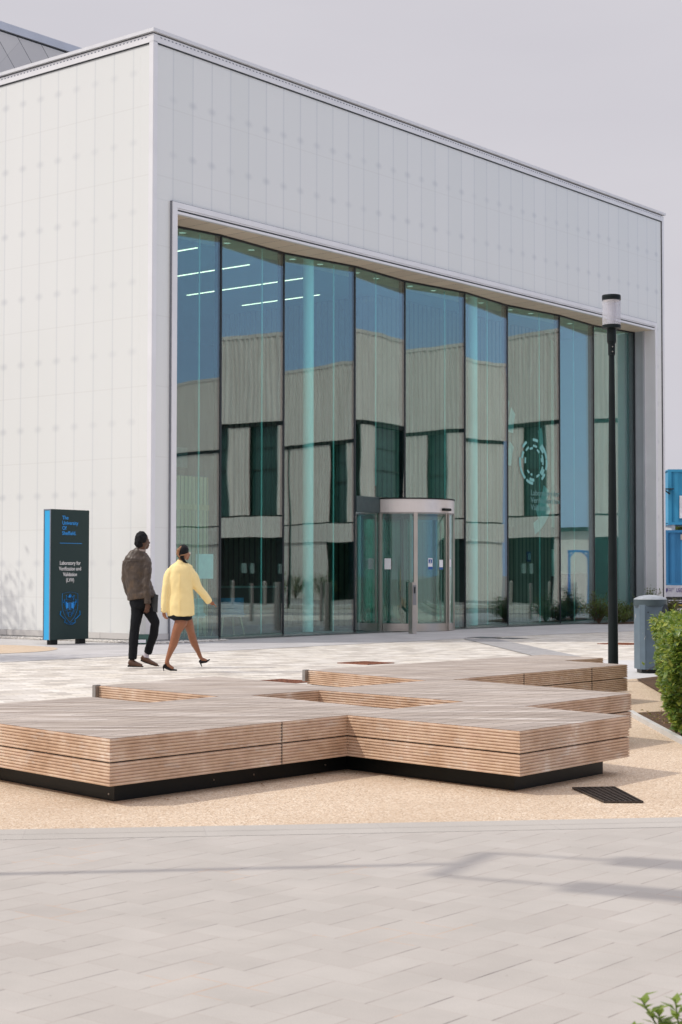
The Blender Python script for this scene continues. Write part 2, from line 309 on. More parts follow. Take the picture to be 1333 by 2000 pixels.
M_CH = mat_channel()
M_WHITE = simple('white_aluminium', (0.78, 0.78, 0.80), 0.35, 0.0, 0.04, 1.5, Coat_Weight=0.2)
M_GREYTRIM = simple('silver_aluminium', (0.55, 0.56, 0.60), 0.38, 0.35, 0.05, 2)
M_CAP = simple('pale_capping', (0.70, 0.71, 0.74), 0.5, 0, 0.04)
M_DARK = simple('dark_seal', (0.012, 0.018, 0.022), 0.4, 0, 0.1)
M_SOFF = mat_slats('soffit_boards', (0.82, 0.68, 0.52), (0.16, 0.12, 0.09), 0.545, 0.012, 0, 0.6)
M_TAN = mat_tan(); M_FRONT = mat_front_paving()
M_CREAM = mat_pavers('cream_blocks', 0.24, 0.16, (0.74, 0.695, 0.62), (0.50, 0.46, 0.41), (0.42, 0.39, 0.35), -radians(20), 0.004, 0.35)
M_APRON = mat_pavers('grey_slabs', 0.6, 0.4, (0.47, 0.455, 0.45), (0.54, 0.525, 0.52), (0.38, 0.365, 0.355), -ROT, 0.004)
M_BAND = mat_pavers('grey_band_blocks', 0.2, 0.1, (0.33, 0.32, 0.32), (0.40, 0.39, 0.385), (0.28, 0.27, 0.27), -ROT, 0.004)
M_PALE = mat_pavers('pale_slabs', 0.6, 0.3, (0.56, 0.55, 0.54), (0.60, 0.59, 0.58), (0.46, 0.45, 0.44), -ROT, 0.004)
M_EDGE = mat_pavers('edging_slabs', 0.9, 0.5, (0.42, 0.392, 0.352), (0.445, 0.417, 0.378), (0.40, 0.37, 0.34), -radians(7.8), 0.003)
M_GROUND = simple('far_ground', (0.30, 0.29, 0.28), 0.85, 0, 0.15, 0.2)
M_ASPH = simple('asphalt', (0.075, 0.078, 0.082), 0.85, 0, 0.2, 3)
M_KERBC = simple('pale_concrete', (0.55, 0.54, 0.52), 0.8, 0, 0.1, 3)
M_YEL = simple('yellow_paint', (0.75, 0.50, 0.06), 0.6, 0, 0.1, 5)
M_DECK = mat_deck(); M_SIDE = mat_side()
M_BLACKP = simple('black_plinth', (0.012, 0.014, 0.014), 0.35, 0, 0.15, 3, Specular_IOR_Level=0.18)
M_STEEL = simple('brushed_steel', (0.50, 0.46, 0.42), 0.30, 0.9, 0.06, 3)
M_BRIGHT = simple('satin_steel', (0.78, 0.72, 0.68), 0.36, 0.45, 0.05, 3)
M_STEELD = simple('dull_steel', (0.36, 0.34, 0.32), 0.42, 0.8, 0.1, 10)
M_GLASS = mat_glass('glazing', (0.72, 0.965, 0.945), 0.165, 0.042)
M_GLASSC = mat_glass('clear_curved_glass', (0.70, 0.90, 0.86), 0.10, 0.0)
M_RUST = simple('rusty_iron', (0.26, 0.10, 0.055), 0.85, 0.1, 0.35, 18, 0.3)
M_IRON = simple('dark_iron', (0.07, 0.055, 0.045), 0.6, 0.5, 0.3, 14)
M_LAMPP = simple('charcoal_paint', (0.009, 0.014, 0.015), 0.42, 0.0, 0.2, 5, Specular_IOR_Level=0.18)
n_ = NT('slate_blue_paint'); v_ = n_.coord(); c_ = n_.ramp(n_.noise(v_, 6, 3), [(0.3, (0.095, 0.135, 0.17)), (0.7, (0.115, 0.165, 0.205))]); f_ = n_.noise(n_.coord('Object', 0, (26, 26, 5)), 1.0, 3); c_ = n_.mix(n_.math('GREATER_THAN', f_, 0.72), c_, (0.5, 0.46, 0.40)); n_.bsdf(c_, 0.42); M_BIN = n_.m
M_BIND = simple('dark_slate_paint', (0.05, 0.075, 0.085), 0.42, 0.0, 0.12, 6)
M_BINTOP = simple('dusty_grey_lid', (0.30, 0.33, 0.36), 0.55, 0.0, 0.15, 14)

# ------------------------------------------------------------------ ground
def sheet(name, poly, z, mat):
    m = MB(); m.b.faces.new([m.b.verts.new((x, y, z)) for x, y in poly]); o = m.build(name, mat); tag(o, None, kind='structure'); return o
def loc2(s, off):                        # front-based coordinates: along the facade, outwards from it
    return (CX + UX * s + UY * off, CY + UY * s - UX * off)
g = MB(); g.b.faces.new([g.b.verts.new(p) for p in ((-1500, -300, -0.024), (1500, -300, -0.024), (1500, 2400, -0.024), (-1500, 2400, -0.024))]); tag(g.build('ground', M_GROUND), None, kind='structure')
sheet('plaza_paving', [(-14, 10.5), (15, 10.5), (15, 36), loc2(26, 2.5), loc2(26, 12), loc2(22, 14), loc2(22, 3.0), loc2(-14, 3.0)][:2] + [(15, 20), loc2(16, 12), loc2(24, 6), loc2(26, 2.8), loc2(-14, 2.8)], -0.018, M_CREAM)
sheet('building_apron', [loc2(-14, 3.0), loc2(7.2, 3.15), loc2(26, 5.0), loc2(26, 0.0), loc2(-0.0, 0.0), loc2(-0.0, -16), loc2(-14, -16)], -0.014, M_APRON)
band = [(2.35, 33.9), (3.05, 34.3), (4.3, 24.0), (3.15, 23.2), (2.9, 27.2)]
sheet('paving_band', [(2.50, 33.4), (3.15, 33.6), (3.87, 25.9), (4.2, 22), (3.2, 22.0), (3.1, 26.5)], -0.010, M_BAND)
pale_poly = [(2.6, 19.6), (9, 19.6), (9, 25.0), (3.95, 25.0), (3.3, 24.2), (2.2, 20.4)]
sheet('pale_paving', pale_poly, -0.007, M_PALE)
def edge_y(x): return 8.570 + 0.128 * x + 0.004 * x * x
xs = [-9 + 0.5 * k for k in range(41)]
tan = [(x, edge_y(x)) for x in xs] + [(11, 20.3), (3.68, 20.54), (2.5, 19.0), (1.2, 17.2), (-0.2, 14.3), (-1.2, 12.9), (-2.4, 11.2), (-9, 10.8)]
sheet('resin_gravel_path', tan, -0.0035, M_TAN)
sheet('front_paving', [(-9, 0.0), (11, 0.0)] + [(x, edge_y(x) - 0.33) for x in reversed(xs)], 0.0, M_FRONT)
sheet('edging_course', [(x, edge_y(x) - 0.33) for x in xs] + [(x, edge_y(x)) for x in reversed(xs)], 0.001, M_EDGE)
dl = MB()
for x0, x1 in zip(xs[:-1], xs[1:]):
    dl.quad((x0, edge_y(x0) - 0.175, 0.0035), (x1, edge_y(x1) - 0.175, 0.0035), (x1, edge_y(x1) - 0.171, 0.0035), (x0, edge_y(x0) - 0.171, 0.0035))
tag(dl.build('edging_joint', simple('joint_sand', (0.36, 0.33, 0.30), 0.9)), None, kind='structure')
m = MB(); m.b.faces.new([m.b.verts.new((-6.75 + 1.82 * cos(a), 28.35 + 1.9 * sin(a), -0.009)) for a in [2 * pi * k / 64 for k in range(64)]]); tag(m.build('round_gravel_patch', M_TAN), None, kind='structure')
# road and pavement in front of the building opposite
def strip(name, pts, w0, w1, z, mat):
    m = MB(); P = [Vector((*p, 0)) for p in pts]; A = []; B = []
    for i, p in enumerate(P):
        t = (P[min(i + 1, len(P) - 1)] - P[max(i - 1, 0)]).normalized(); nn = Vector((t.y, -t.x, 0)); a = p + nn * w0; b = p + nn * w1
        A.append(m.b.verts.new((a.x, a.y, z))); B.append(m.b.verts.new((b.x, b.y, z)))
    for i in range(len(P) - 1): m.b.faces.new((A[i], A[i + 1], B[i + 1], B[i]))
    return tag(m.build(name, mat), None, kind='structure')
RP = [(23.5, 8), (22.5, 18), (20.6, 30), (18.6, 40), (17.6, 50), (18.6, 60), (22, 72)]
strip('pavement', RP, 6.4, 14.0, -0.010, M_KERBC); strip('road', RP, 0.0, 6.0, -0.012, M_ASPH)
strip('road_marking', RP, 0.30, 0.42, -0.006, M_YEL); strip('road_marking', RP, 5.6, 5.72, -0.006, M_YEL)
def kerb(name, pts, off, w, h):
    m = MB(); P = [Vector((*p, 0)) for p in pts]
    Q = []
    for i, p in enumerate(P):
        t = (P[min(i + 1, len(P) - 1)] - P[max(i - 1, 0)]).normalized(); nn = Vector((t.y, -t.x, 0)); Q.append([m.b.verts.new(p + nn * o + Vector((0, 0, zz))) for o, zz in ((off, -0.02), (off, h), (off + w, h), (off + w, -0.02))])
    for i in range(len(P) - 1):
        for j in range(3): m.b.faces.new((Q[i][j], Q[i][j + 1], Q[i + 1][j + 1], Q[i + 1][j]))
    return tag(m.build(name, M_KERBC), None, kind='structure')
kerb('kerb', RP, 6.0, 0.4, 0.12); kerb('kerb', RP, -0.3, 0.3, 0.10)

# planting bed beside the seat
M_SOIL = simple('leafy_soil', (0.10, 0.055, 0.03), 0.95, 0, 0.5, 30, 0.5)
bed = [(2.66, 11.2), (2.66, 12.73), (2.70, 14.85), (2.72, 15.3), (3.25, 15.6), (3.50, 18.0), (3.66, 20.3), (4.1, 20.9), (8, 20.9), (8, 11.2)]
sheet('planting_bed', bed, 0.012, M_SOIL)
m = MB()
for (x0, y0), (x1, y1) in zip(bed[:3], bed[1:4]): m.bar((x0 - 0.02, y0, 0.012), (x1 - 0.02, y1, 0.012), 0.05, 0.05)
tag(m.build('bed_edging', M_KERBC), None, kind='structure')
lit = MB(); rnd = random.Random(13)
for k in range(34):        # a few dry leaves blown against the plinth and over the gravel
    if k < 34: q_ = rnd.random(); x, y = (-1.30 + 1.34 * q_ + rnd.gauss(0.10, 0.05), 9.30 + 1.57 * q_ - abs(rnd.gauss(0, 0.05))) if k % 2 else (0.1 + 0.95 * q_ - abs(rnd.gauss(0, .04)), 10.78 - 1.05 * q_ - abs(rnd.gauss(0, 0.05)))
    else: x, y = rnd.uniform(-2.5, 3.0), rnd.uniform(5.4, 9.4)
    a = rnd.uniform(0, 2 * pi); s_ = rnd.uniform(0.006, 0.016); c_, d_ = cos(a) * s_, sin(a) * s_; zt = rnd.uniform(0.003, 0.008)
    lit.quad((x - c_, y - d_, zt), (x + d_ * .5, y - c_ * .5, zt + .004), (x + c_, y + d_, zt + .001), (x - d_ * .5, y + c_ * .5, zt + .006))
tag(lit.build('blown_leaves', simple('brown_leaf', (0.24, 0.12, 0.05), 0.8)), 'scattered small dry brown leaves lying against the black plinth of the platform', 'fallen leaves', kind='stuff')
lit = MB(); rnd = random.Random(3)
for k in range(1500):
    y = rnd.uniform(11.6, 18); x = 2.76 + rnd.random() ** 1.5 * 1.6 + (0.62 if y > 15.3 else 0) + max(0, (y - 15.3)) * 0.17
    a = rnd.uniform(0, 2 * pi); s_ = rnd.uniform(0.008, 0.022); zt = rnd.uniform(0.014, 0.04)
    c_, d_ = cos(a) * s_, sin(a) * s_
    lit.quad((x - c_, y - d_, zt), (x + d_ * .5, y - c_ * .5, zt + .008), (x + c_, y + d_, zt + .002), (x - d_ * .5, y + c_ * .5, zt + .012))
tag(lit.build('leaf_litter', mat_leaf('dry_leaves', (0.25, 0.12, 0.05), (0.32, 0.20, 0.10), (0.12, 0.14, 0.04))), 'brown leaf litter and bark lying on the bed under the hedge', 'leaf litter', kind='stuff')

# ------------------------------------------------------------------ the timber seat platform
BP = dict(A=(-1.296, 9.214), B=(0.044, 10.786), C=(1.057, 9.695), D=(1.889, 10.756), E=(1.290, 11.515), F=(2.259, 12.764), G=(0.989, 14.462), H=(2.946, 16.855),
          I=(2.40, 17.60), J=(2.915, 18.21), K=(2.36, 18.93), L=(-0.321, 15.795), M=(0.75, 14.298), T=(0.0, 13.418), P=(-1.14, 14.83), N=(-2.008, 13.588), O=(-0.926, 12.414), R=(-1.382, 11.80),
          Q=(-1.90, 12.36), W=(-3.70, 10.10), V=(-2.92, 11.06))
poly = [BP[k] for k in 'ABCDEFGHIJKLMTPNORQ'] + [(-3.95, 9.83 + 0.0), (-3.0, 8.75 + 2.42 - 0.06)][:0] + [(-4.10, 9.70), (-3.12, 8.56)][:0]
# the arm that leaves the picture on the left
poly += [(-4.25, 9.53), (-3.62, 8.83), (-2.70, 9.92), (-2.108 - 0.30, 10.146 + 0.335)]
poly = [BP[k] for k in 'ABCDEFGHIJKLMTPNORQ'] + [(-3.55, 10.33), (-2.62, 10.70 + 0.02)]
hole = [(-0.684, 12.523), (-0.172, 13.084), (0.895, 11.947), (0.356, 11.282)]
def sarea(p): return sum(p[i][0] * p[(i + 1) % len(p)][1] - p[(i + 1) % len(p)][0] * p[i][1] for i in range(len(p))) / 2
def offs(p, dd):                          # positive = outwards for a counter-clockwise ring
    n = len(p); r = []
    for i in range(n):
        a = Vector(p[i - 1]); b = Vector(p[i]); c = Vector(p[(i + 1) % n]); e1 = (b - a).normalized(); e2 = (c - b).normalized()
        n1 = Vector((e1.y, -e1.x)); n2 = Vector((e2.y, -e2.x)); m_ = (n1 + n2) / max(0.25, 1 + n1.dot(n2)); r.append((b.x + m_.x * dd, b.y + m_.y * dd))
    return r
if sarea(poly) < 0: poly = poly[::-1]
if sarea(hole) > 0: hole = hole[::-1]     # clockwise, so that "outwards" points into the hole
bench = empty('timber_seat_platform', (0, 0, 0), 0, 'large zigzag weathered timber seating platform on a black plinth in the foreground', 'bench')
def ribbed(name, z0, z1, ribs, closed_top, mat):
    m = MB(); prof = []
    for k in range(ribs):
        za = z0 + (z1 - z0) * k / ribs; h = (z1 - z0) / ribs
        prof += [(za + 0.05 * h, 0.007), (za + 0.35 * h, 0.009), (za + 0.72 * h, 0.0075), (za + 0.82 * h, 0.0), (za + 0.97 * h, 0.0)]
    prof = [(z0, 0.0)] + prof + [(z1, 0.004)]
    tops = []; bots = []
    for ring in (poly, hole):
        n = len(ring); rows = []
        for z, o in prof: rows.append([m.b.verts.new((x, y, z)) for x, y in offs(ring, o - 0.006)])
        for i in range(len(rows) - 1):
            for k in range(n): m.b.faces.new((rows[i][k], rows[i][(k + 1) % n], rows[i + 1][(k + 1) % n], rows[i + 1][k]))
        tops.append(rows[-1]); bots.append(rows[0])
    for rs in (tops, bots):
        ed = []
        for r in rs:
            for k in range(len(r)):
                e = m.b.edges.get((r[k], r[(k + 1) % len(r)])) or m.b.edges.new((r[k], r[(k + 1) % len(r)])); ed.append(e)
        res = bmesh.ops.triangle_fill(m.b, use_beauty=True, use_dissolve=False, edges=ed)
        if rs is tops:
            for f in res['geom']:
                if isinstance(f, bmesh.types.BMFace): f.material_index = 1
    me_o = m.build(name, [mat, M_DECK], bench); return me_o
ribbed('upper_tier', 0.243, 0.375, 7, True, M_SIDE)
ribbed('lower_tier', 0.107, 0.236, 7, True, M_SIDE)
m = MB()
for ring, o in ((poly, -0.135), (hole, -0.06)):
    r = offs(ring, o); n = len(r); a = [m.b.verts.new((x, y, -0.003)) for x, y in r]; b = [m.b.verts.new((x, y, 0.12)) for x, y in r]
    for k in range(n): m.b.faces.new((a[k], a[(k + 1) % n], b[(k + 1) % n], b[k]))
m.build('plinth', M_BLACKP, bench)
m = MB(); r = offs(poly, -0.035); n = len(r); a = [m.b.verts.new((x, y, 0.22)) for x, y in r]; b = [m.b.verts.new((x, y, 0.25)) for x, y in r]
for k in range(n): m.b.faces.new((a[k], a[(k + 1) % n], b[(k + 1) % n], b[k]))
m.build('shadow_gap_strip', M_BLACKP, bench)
def seam(p, q, t, z0, z1):
    p = Vector((*p, 0)); q = Vector((*q, 0)); c = p + (q - p) * t; e = (q - p).normalized(); M_ = Matrix.Translation(c) @ Matrix.Rotation(math.atan2(e.y, e.x), 4, 'Z')
    return MB().box(-0.0012, 0.0012, -0.0065, 0.01, z0, z1, M=M_)
for p, q, t in (('A', 'B', 0.69), ('G', 'H', 0.37), ('G', 'H', 0.77)):
    for z0, z1 in ((0.245, 0.372), (0.109, 0.234)): seam(BP[p], BP[q], t, z0, z1).build('board_joint', M_DARK, bench)
for k, q in (('N', 'P'), ('L', 'K')):
    p = Vector((*BP[k], 0)); e = (Vector((*BP[q], 0)) - p).normalized(); M_ = Matrix.Translation(p) @ Matrix.Rotation(math.atan2(e.y, e.x), 4, 'Z')
    MB().box(-0.045, 0.02, -0.01, 0.03, 0.27, 0.381, 0.003, M=M_).build('corner_bracket', M_STEELD, bench)
for x, y in ((-1.20, 9.50),): pass
# plinth screws
for t in (0.04, 0.45, 0.62, 0.95):
    a_ = Vector((*BP['A'], 0)).lerp(Vector((*BP['B'], 0)), t); m = MB(); M_ = Matrix.Translation(a_ + Vector((-0.0785, 0.061, 0.05)) + Vector((0.001, 0, 0)))
    m.lathe([(0.0, 0.004), (0.005, 0.003), (0.006, 0)], 10); m.build('screw', M_STEEL, bench, M=M_ @ Matrix.Rotation(TH + pi, 4, 'Z') @ Matrix.Rotation(radians(-90), 4, 'Y'))

# ------------------------------------------------------------------ main building
bld = empty('laboratory_building', (CX, CY, 0), ROT, 'pale channel glass laboratory building with a tall curved entrance glazing', 'building')
XE, ZT, ZB = 20.607, 11.757, 11.52
def B(name, mat, x0, x1, y0, y1, z0, z1, bev=0, parent=None, label=None):
    o = MB().box(x0, x1, y0, y1, z0, z1, bev).build(name, mat, parent or bld)
    if label: o['label'] = label
    return o
FO0, FO1, FT = 0.51, 20.10, 8.51           # outer edge of the frame round the opening
fw = B('front_wall', M_CH, 0.12, XE - 0.08, 0.03, 0.33, FT, ZB)
B('front_wall', M_CH, 0.12, FO0, 0.03, 0.33, 0.16, FT - 0.001)
B('front_wall', M_CH, FO1, XE - 0.08, 0.03, 0.33, 0.16, FT - 0.001)
B('side_wall', M_CH, 0.03, 0.33, 0.38, 16.0, 0.16, ZB)
B('side_wall', M_CH, 0.03, 0.11, 0.12, 0.379, 0.16, ZB)
# corner post and edge posts
B('corner_post', M_WHITE, 0.0, 0.118, 0.0, 0.118, 0.16, ZB + 0.02, 0.004)
B('edge_post', M_WHITE, XE - 0.10, XE, 0.0, 0.5, 0.05, ZB + 0.0)
B('edge_seal', M_DARK, XE - 0.125, XE - 0.101, 0.012, 0.4, 0.16, ZB - 0.005)
# roof edge band: bottom shadow line, band, slotted strip, dark gap and cap
for nm, mt, o0, z0, z1 in (('band_shadow_line', M_DARK, 0.012, ZB - 0.022, ZB), ('roof_band', M_WHITE, 0.0, ZB + 0.001, ZT - 0.085), ('roof_gap', M_DARK, 0.03, ZT - 0.084, ZT - 0.055), ('roof_cap', M_CAP, -0.045, ZT - 0.054, ZT + 0.012)):
    m = MB(); m.box(o0, XE - (o0 if o0 > 0 else o0), o0, 0.5, z0, z1); m.box(o0, 0.5, 0.5005, 16, z0, z1); m.build(nm, mt, bld)
n_ = NT('slotted_strip'); v_ = n_.n('TexCoord').outputs['Object']; sp_ = n_.n('SeparateXYZ'); n_.l(v_, sp_.inputs[0]); u_ = n_.math('ADD', sp_.outputs[0], sp_.outputs[1])
n_.bsdf(n_.mix(n_.math('LESS_THAN', n_.math('PINGPONG', u_, 0.051), 0.021), (0.76, 0.76, 0.78), (0.10, 0.13, 0.18)), 0.4)
m = MB(); m.box(0.17, XE - 0.15, -0.0025, 0.01, ZT - 0.135, ZT - 0.118); m.build('vent_slots', n_.m, bld); m = MB(); m.box(-0.0025, 0.01, 0.17, 15.8, ZT - 0.135, ZT - 0.118); m.build('vent_slots', n_.m, bld)
B('roof', simple('roof_membrane', (0.3, 0.3, 0.3), 0.8), 0.5, XE - 0.2, 0.5005, 16, 11.3, 11.5)
# plinth
m = MB(); m.box(0.0, FO0 - 0.005, 0.012, 0.33, 0.045, 0.158); m.box(0.012, 0.33, 0.3305, 16, 0.045, 0.158); m.build('plinth', mat_slats('pale_stone_plinth', (0.64, 0.62, 0.60), (0.2, 0.19, 0.18), 1.4, 0.008, 1, 0.7), bld)
m = MB(); m.box(0.01, FO0 - 0.005, 0.02, 0.34, -0.03, 0.035); m.box(0.02, 0.34, 0.3405, 16, -0.03, 0.035); m.build('plinth', simple('lower_stone_plinth', (0.55, 0.54, 0.53), 0.7, 0, 0.06, 2), bld)
m = MB(); m.box(0.03, 0.3, 0.3, 16, 0.036, 0.044); m.box(0.03, FO0 - 0.01, 0.04, 0.3, 0.036, 0.044); m.build('plinth_gap', M_DARK, bld)
B('plinth', M_WHITE, FO1, XE - 0.101, 0.02, 0.33, 0.0, 0.158)
# frame round the opening (outer flange proud, recessed groove, inner return, soffit edge)
fr = MB(); fr.box(FO0, FO0 + 0.135, -0.035, 0.36, -0.02, FT); fr.box(FO1 - 0.11, FO1, -0.035, 0.36, -0.02, FT); fr.box(FO0 + 0.1355, FO1 - 0.1105, -0.035, 0.36, FT - 0.105, FT)
fr.build('opening_frame', M_WHITE, bld)
m = MB(); m.box(FO0 - 0.01, FO0 - 0.0005, -0.02, 0.10, 0.0, FT + 0.012); m.box(FO0 - 0.01, FO1 + 0.008, -0.02, 0.05, FT + 0.0005, FT + 0.012); m.build('frame_seal', simple('frame_shadow', (0.20, 0.21, 0.24), 0.5), bld)
B('head_profile', M_WHITE, FO0 + 0.1355, FO1 - 0.1105, -0.022, 0.3, 8.375, 8.402)
B('head_groove', M_DARK, FO0 + 0.1355, FO1 - 0.1105, 0.0, 0.3, 8.342, 8.3745)
B('head_groove', M_DARK, FO0 + 0.1355, FO1 - 0.1105, -0.016, 0.3, 8.4025, 8.4045)
B('soffit_edge', M_WHITE, FO0 + 0.1355, FO1 - 0.1105, -0.02, 0.06, 8.292, 8.3415)
B('soffit', M_SOFF, FO0 + 0.13, FO1 - 0.11, 0.0605, 1.6, 8.290, 8.341)
# right return of the opening
B('reveal', simple('reveal_panel', (0.40, 0.43, 0.46), 0.4, 0.1, 0.06, 1.5), 19.992, 20.09, 0.3605, 0.95, -0.01, 8.289)
B('reveal_post', M_GREYTRIM, 19.955, 19.991, 0.30, 0.36, -0.01, 8.289)
# glazing
MU = [(0.40, 0.85), (2.607, 0.65), (4.809, 0.85), (6.985, 0.61), (9.172, 0.83), (11.355, 0.61), (13.632, 0.85), (15.894, 0.66), (18.024, 0.85), (19.97, 0.63)]
DR, DH = 1.17, 3.06; DC = Vector((9.172, 0.83))
def pane(a, b, z0, z1):
    a = Vector(a); b = Vector(b); e = b - a; L = e.length; ang = math.atan2(e.y, e.x)
    m = MB(); m.box(0.018, L - 0.018, 0.0, 0.028, z0, z1); o = m.build('glass_pane', M_GLASS, bld); o.location = (a.x, a.y, 0); o.rotation_euler = (0, 0, ang); return o
for i in range(9):
    a, b = Vector(MU[i]), Vector(MU[i + 1])
    if i == 3: pane(a, b, DH + 0.03, 8.285); e = (b - a).normalized(); pane(a, b - e * (DR + 0.02), 0.0, DH + 0.029)
    elif i == 4: pane(a, b, DH + 0.03, 8.285); e = (b - a).normalized(); pane(a + e * (DR + 0.02), b, 0.0, DH + 0.029)
    else: pane(a, b, 0.0, 8.285)
for i, (x, y) in enumerate(MU):
    m = MB(); zb = DH + 0.03 if i == 4 else 0.0
    w = 0.045 if i == 9 else 0.024
    m.box(x - w, x + w, y - 0.012, y + 0.16, zb, 8.286); m.build('mullion', M_DARK, bld)
for i in range(9):
    a, b = Vector((*MU[i], 0)), Vector((*MU[i + 1], 0))
    MB().bar(a + Vector((0, 0, 8.268)), b + Vector((0, 0, 8.268)), 0.035, 0.04).build('head_seal', M_DARK, bld)
    if i not in (3, 4): MB().bar(a + Vector((0, 0.012, 0.012)), b + Vector((0, 0.012, 0.012)), 0.02, 0.05).build('base_channel', M_STEELD, bld)
M_FIN = simple('fin_edge_glass', (0.42, 0.72, 0.66), 0.25, 0, 0.05)
M_FINB = mat_glass('fin_glass', (0.97, 0.99, 0.985), 0.01, 0)
for x in (2.26, 4.19, 6.62, 8.17, 10.95, 12.82, 15.31, 17.08):
    zb = 0.0 if abs(x - DC.x) > 1.2 else DH + 0.3
    MB().box(x - 0.011, x + 0.011, 0.92, 0.945, zb, 8.28).build('glass_fin', M_FIN, bld)
    MB().box(x - 0.008, x + 0.008, 0.946, 1.35, zb, 8.28).build('glass_fin', M_FINB, bld)
# interior
M_FLOOR = simple('dark_interior_floor', (0.10, 0.12, 0.12), 0.25, 0, 0.1, 1)
B('floor', M_FLOOR, 0.36, 20.2, 0.36, 11.9, -0.02, -0.005)
M_INW = simple('interior_plaster', (0.62, 0.66, 0.64), 0.7, 0, 0.05, 0.6)
M_INBL = simple('blue_grey_interior', (0.12, 0.20, 0.26), 0.6, 0, 0.08, 0.5)
B('ceiling', simple('interior_ceiling', (0.32, 0.37, 0.38), 0.7, 0, 0.05, 0.6), 0.36, 20.3, 1.601, 12, 8.30, 8.34)
B('interior_wall', M_INBL, 0.36, 20.2, 12.0, 12.1, -0.02, 8.3)
B('interior_wall', M_INBL, 0.34, 0.42, 0.9, 12.0, -0.02, 8.3)
B('interior_wall', M_INW, 20.1, 20.2, 0.96, 12.0, -0.02, 8.3)
M_SLW = mat_slats('timber_slat_wall', (0.20, 0.165, 0.12), (0.05, 0.04, 0.03), 0.19, 0.055, 2, 0.6)
sw = B('timber_slat_wall', M_SLW, 10.3, 18.55, 2.56, 7.71, -0.01, 8.28)
B('interior_wall', simple('teal_white_wall', (0.66, 0.76, 0.70), 0.6, 0, 0.05), 18.56, 20.09, 3.3, 3.4, -0.01, 8.28)
B('slat_screen', mat_slats('ochre_slats', (0.62, 0.46, 0.27), (0.10, 0.07, 0.04), 0.12, 0.03, 0, 0.6), 2.6, 4.72, 3.0, 3.12, -0.01, 3.46)
B('slat_screen_rail', simple('ochre_rail', (0.55, 0.38, 0.2), 0.6), 2.6, 4.72, 2.97, 2.999, 2.72, 2.84)
# upper floor and rooms at the back left, seen dimly
B('upper_floor_edge', simple('pale_balcony', (0.45, 0.55, 0.58), 0.6), 0.43, 10.2, 9.0, 9.3, 4.2, 4.75)
B('upper_floor', M_INBL, 0.43, 10.2, 9.31, 11.99, 4.3, 4.6)
for x in (2.2, 4.4, 6.6, 8.8): B('interior_pillar', M_INBL, x, x + 0.16, 8.7, 8.9, -0.01, 8.29)
B('interior_wall', simple('pale_blue_panel', (0.35, 0.50, 0.56), 0.6), 6.9, 9.8, 11.6, 11.9, 4.62, 7.7)
M_LIT = mat_emit('ceiling_light_strip', (1.0, 0.80, 0.56), 3.2)
for x, y0, y1 in ((3.30, 2.0, 2.95), (5.42, 2.41, 4.72), (7.46, 2.5, 6.37), (9.48, 3.72, 6.34)):
    B('strip_light', M_LIT, x - 0.014, x + 0.014, y0, y1, 8.285, 8.2995)
for k in range(9):
    for q in (0.33, 0.72):
        a, b = Vector(MU[k]), Vector(MU[k + 1]); p = a.lerp(b, q); m = MB(); m.lathe([(0.0, 8.284), (0.055, 8.284), (0.075, 8.2885), (0.075, 8.2895)], 20, (p.x, p.y + 0.45, 0)); m.build('downlight', mat_emit('downlight_glow', (0.9, 0.95, 0.8), 0.55) if (k == 0 and q < 0.5) else bpy.data.materials['downlight_glow'], bld)
M_COLM = simple('white_column_paint', (0.90, 0.93, 0.91), 0.45, 0, 0.03, 1)
for x, y in ((5.78, 0.97), (12.15, 0.92)):
    m = MB(); m.lathe([(0.122, -0.01), (0.122, 8.29)], 36, (x, y, 0)); m.build('column', M_COLM, bld, True)
# doorway side: posters, signs, cabinets seen inside
M_PAPER = simple('white_paper', (0.82, 0.82, 0.84), 0.6, 0, 0.02)
M_PAPB = simple('pale_green_paper', (0.45, 0.62, 0.58), 0.6, 0, 0.05)
B('notice_board', simple('bright_notice', (0.95, 0.93, 0.98), 0.6), 2.80, 3.50, 1.50, 1.53, 1.20, 1.72)
for k, (x, z, w, h) in enumerate(((4.2, 1.75, 0.42, 0.5), (4.95, 1.75, 0.4, 0.55), (4.2, 1.15, 0.42, 0.45), (4.95, 1.15, 0.4, 0.5))): B('poster', M_PAPB, x, x + w, 5.2, 5.23, z - 0.2, z - 0.2 + h)
B('dark_screen', M_DARK, 3.9, 7.2, 5.24, 5.34, -0.01, 2.5)
B('wc_sign', simple('navy_sign', (0.02, 0.05, 0.16), 0.4), 17.22, 17.40, 2.535, 2.558, 1.66, 1.94)
m = MB(); m.box(17.255, 17.275, 2.525, 2.534, 1.72, 1.84); m.box(17.345, 17.365, 2.525, 2.534, 1.72, 1.84); m.box(17.305, 17.312, 2.525, 2.534, 1.70, 1.90)
for x in (17.265, 17.355): m.lathe([(0.0, 1.885), (0.018, 1.87), (0.0, 1.855)], 12, (x, 2.53, 0))
m.build('wc_symbol', M_PAPER, bld)
m = MB(); m.box(15.7, 16.62, 2.548, 2.559, 0.0, 2.62); m.build('timber_door', mat_slats('door_slats', (0.16, 0.12, 0.075), (0.03, 0.025, 0.02), 0.19, 0.06, 0), bld)
B('cabinet', simple('dark_teal_cabinet', (0.02, 0.06, 0.07), 0.4), 18.75, 19.45, 2.6, 3.2, -0.01, 1.25)
B('cabinet', simple('dark_blue_cabinet', (0.02, 0.05, 0.09), 0.4), 19.55, 20.05, 2.3, 3.0, -0.01, 1.32)
B('window_screen', simple('screen_grey', (0.10, 0.22, 0.20), 0.3), 19.0, 19.9, 3.26, 3.299, 2.05, 2.7)
wp = B('wall_poster', simple('plum_poster', (0.13, 0.05, 0.06), 0.5), 19.30, 19.62, 1.10, 1.12, 1.20, 1.56)
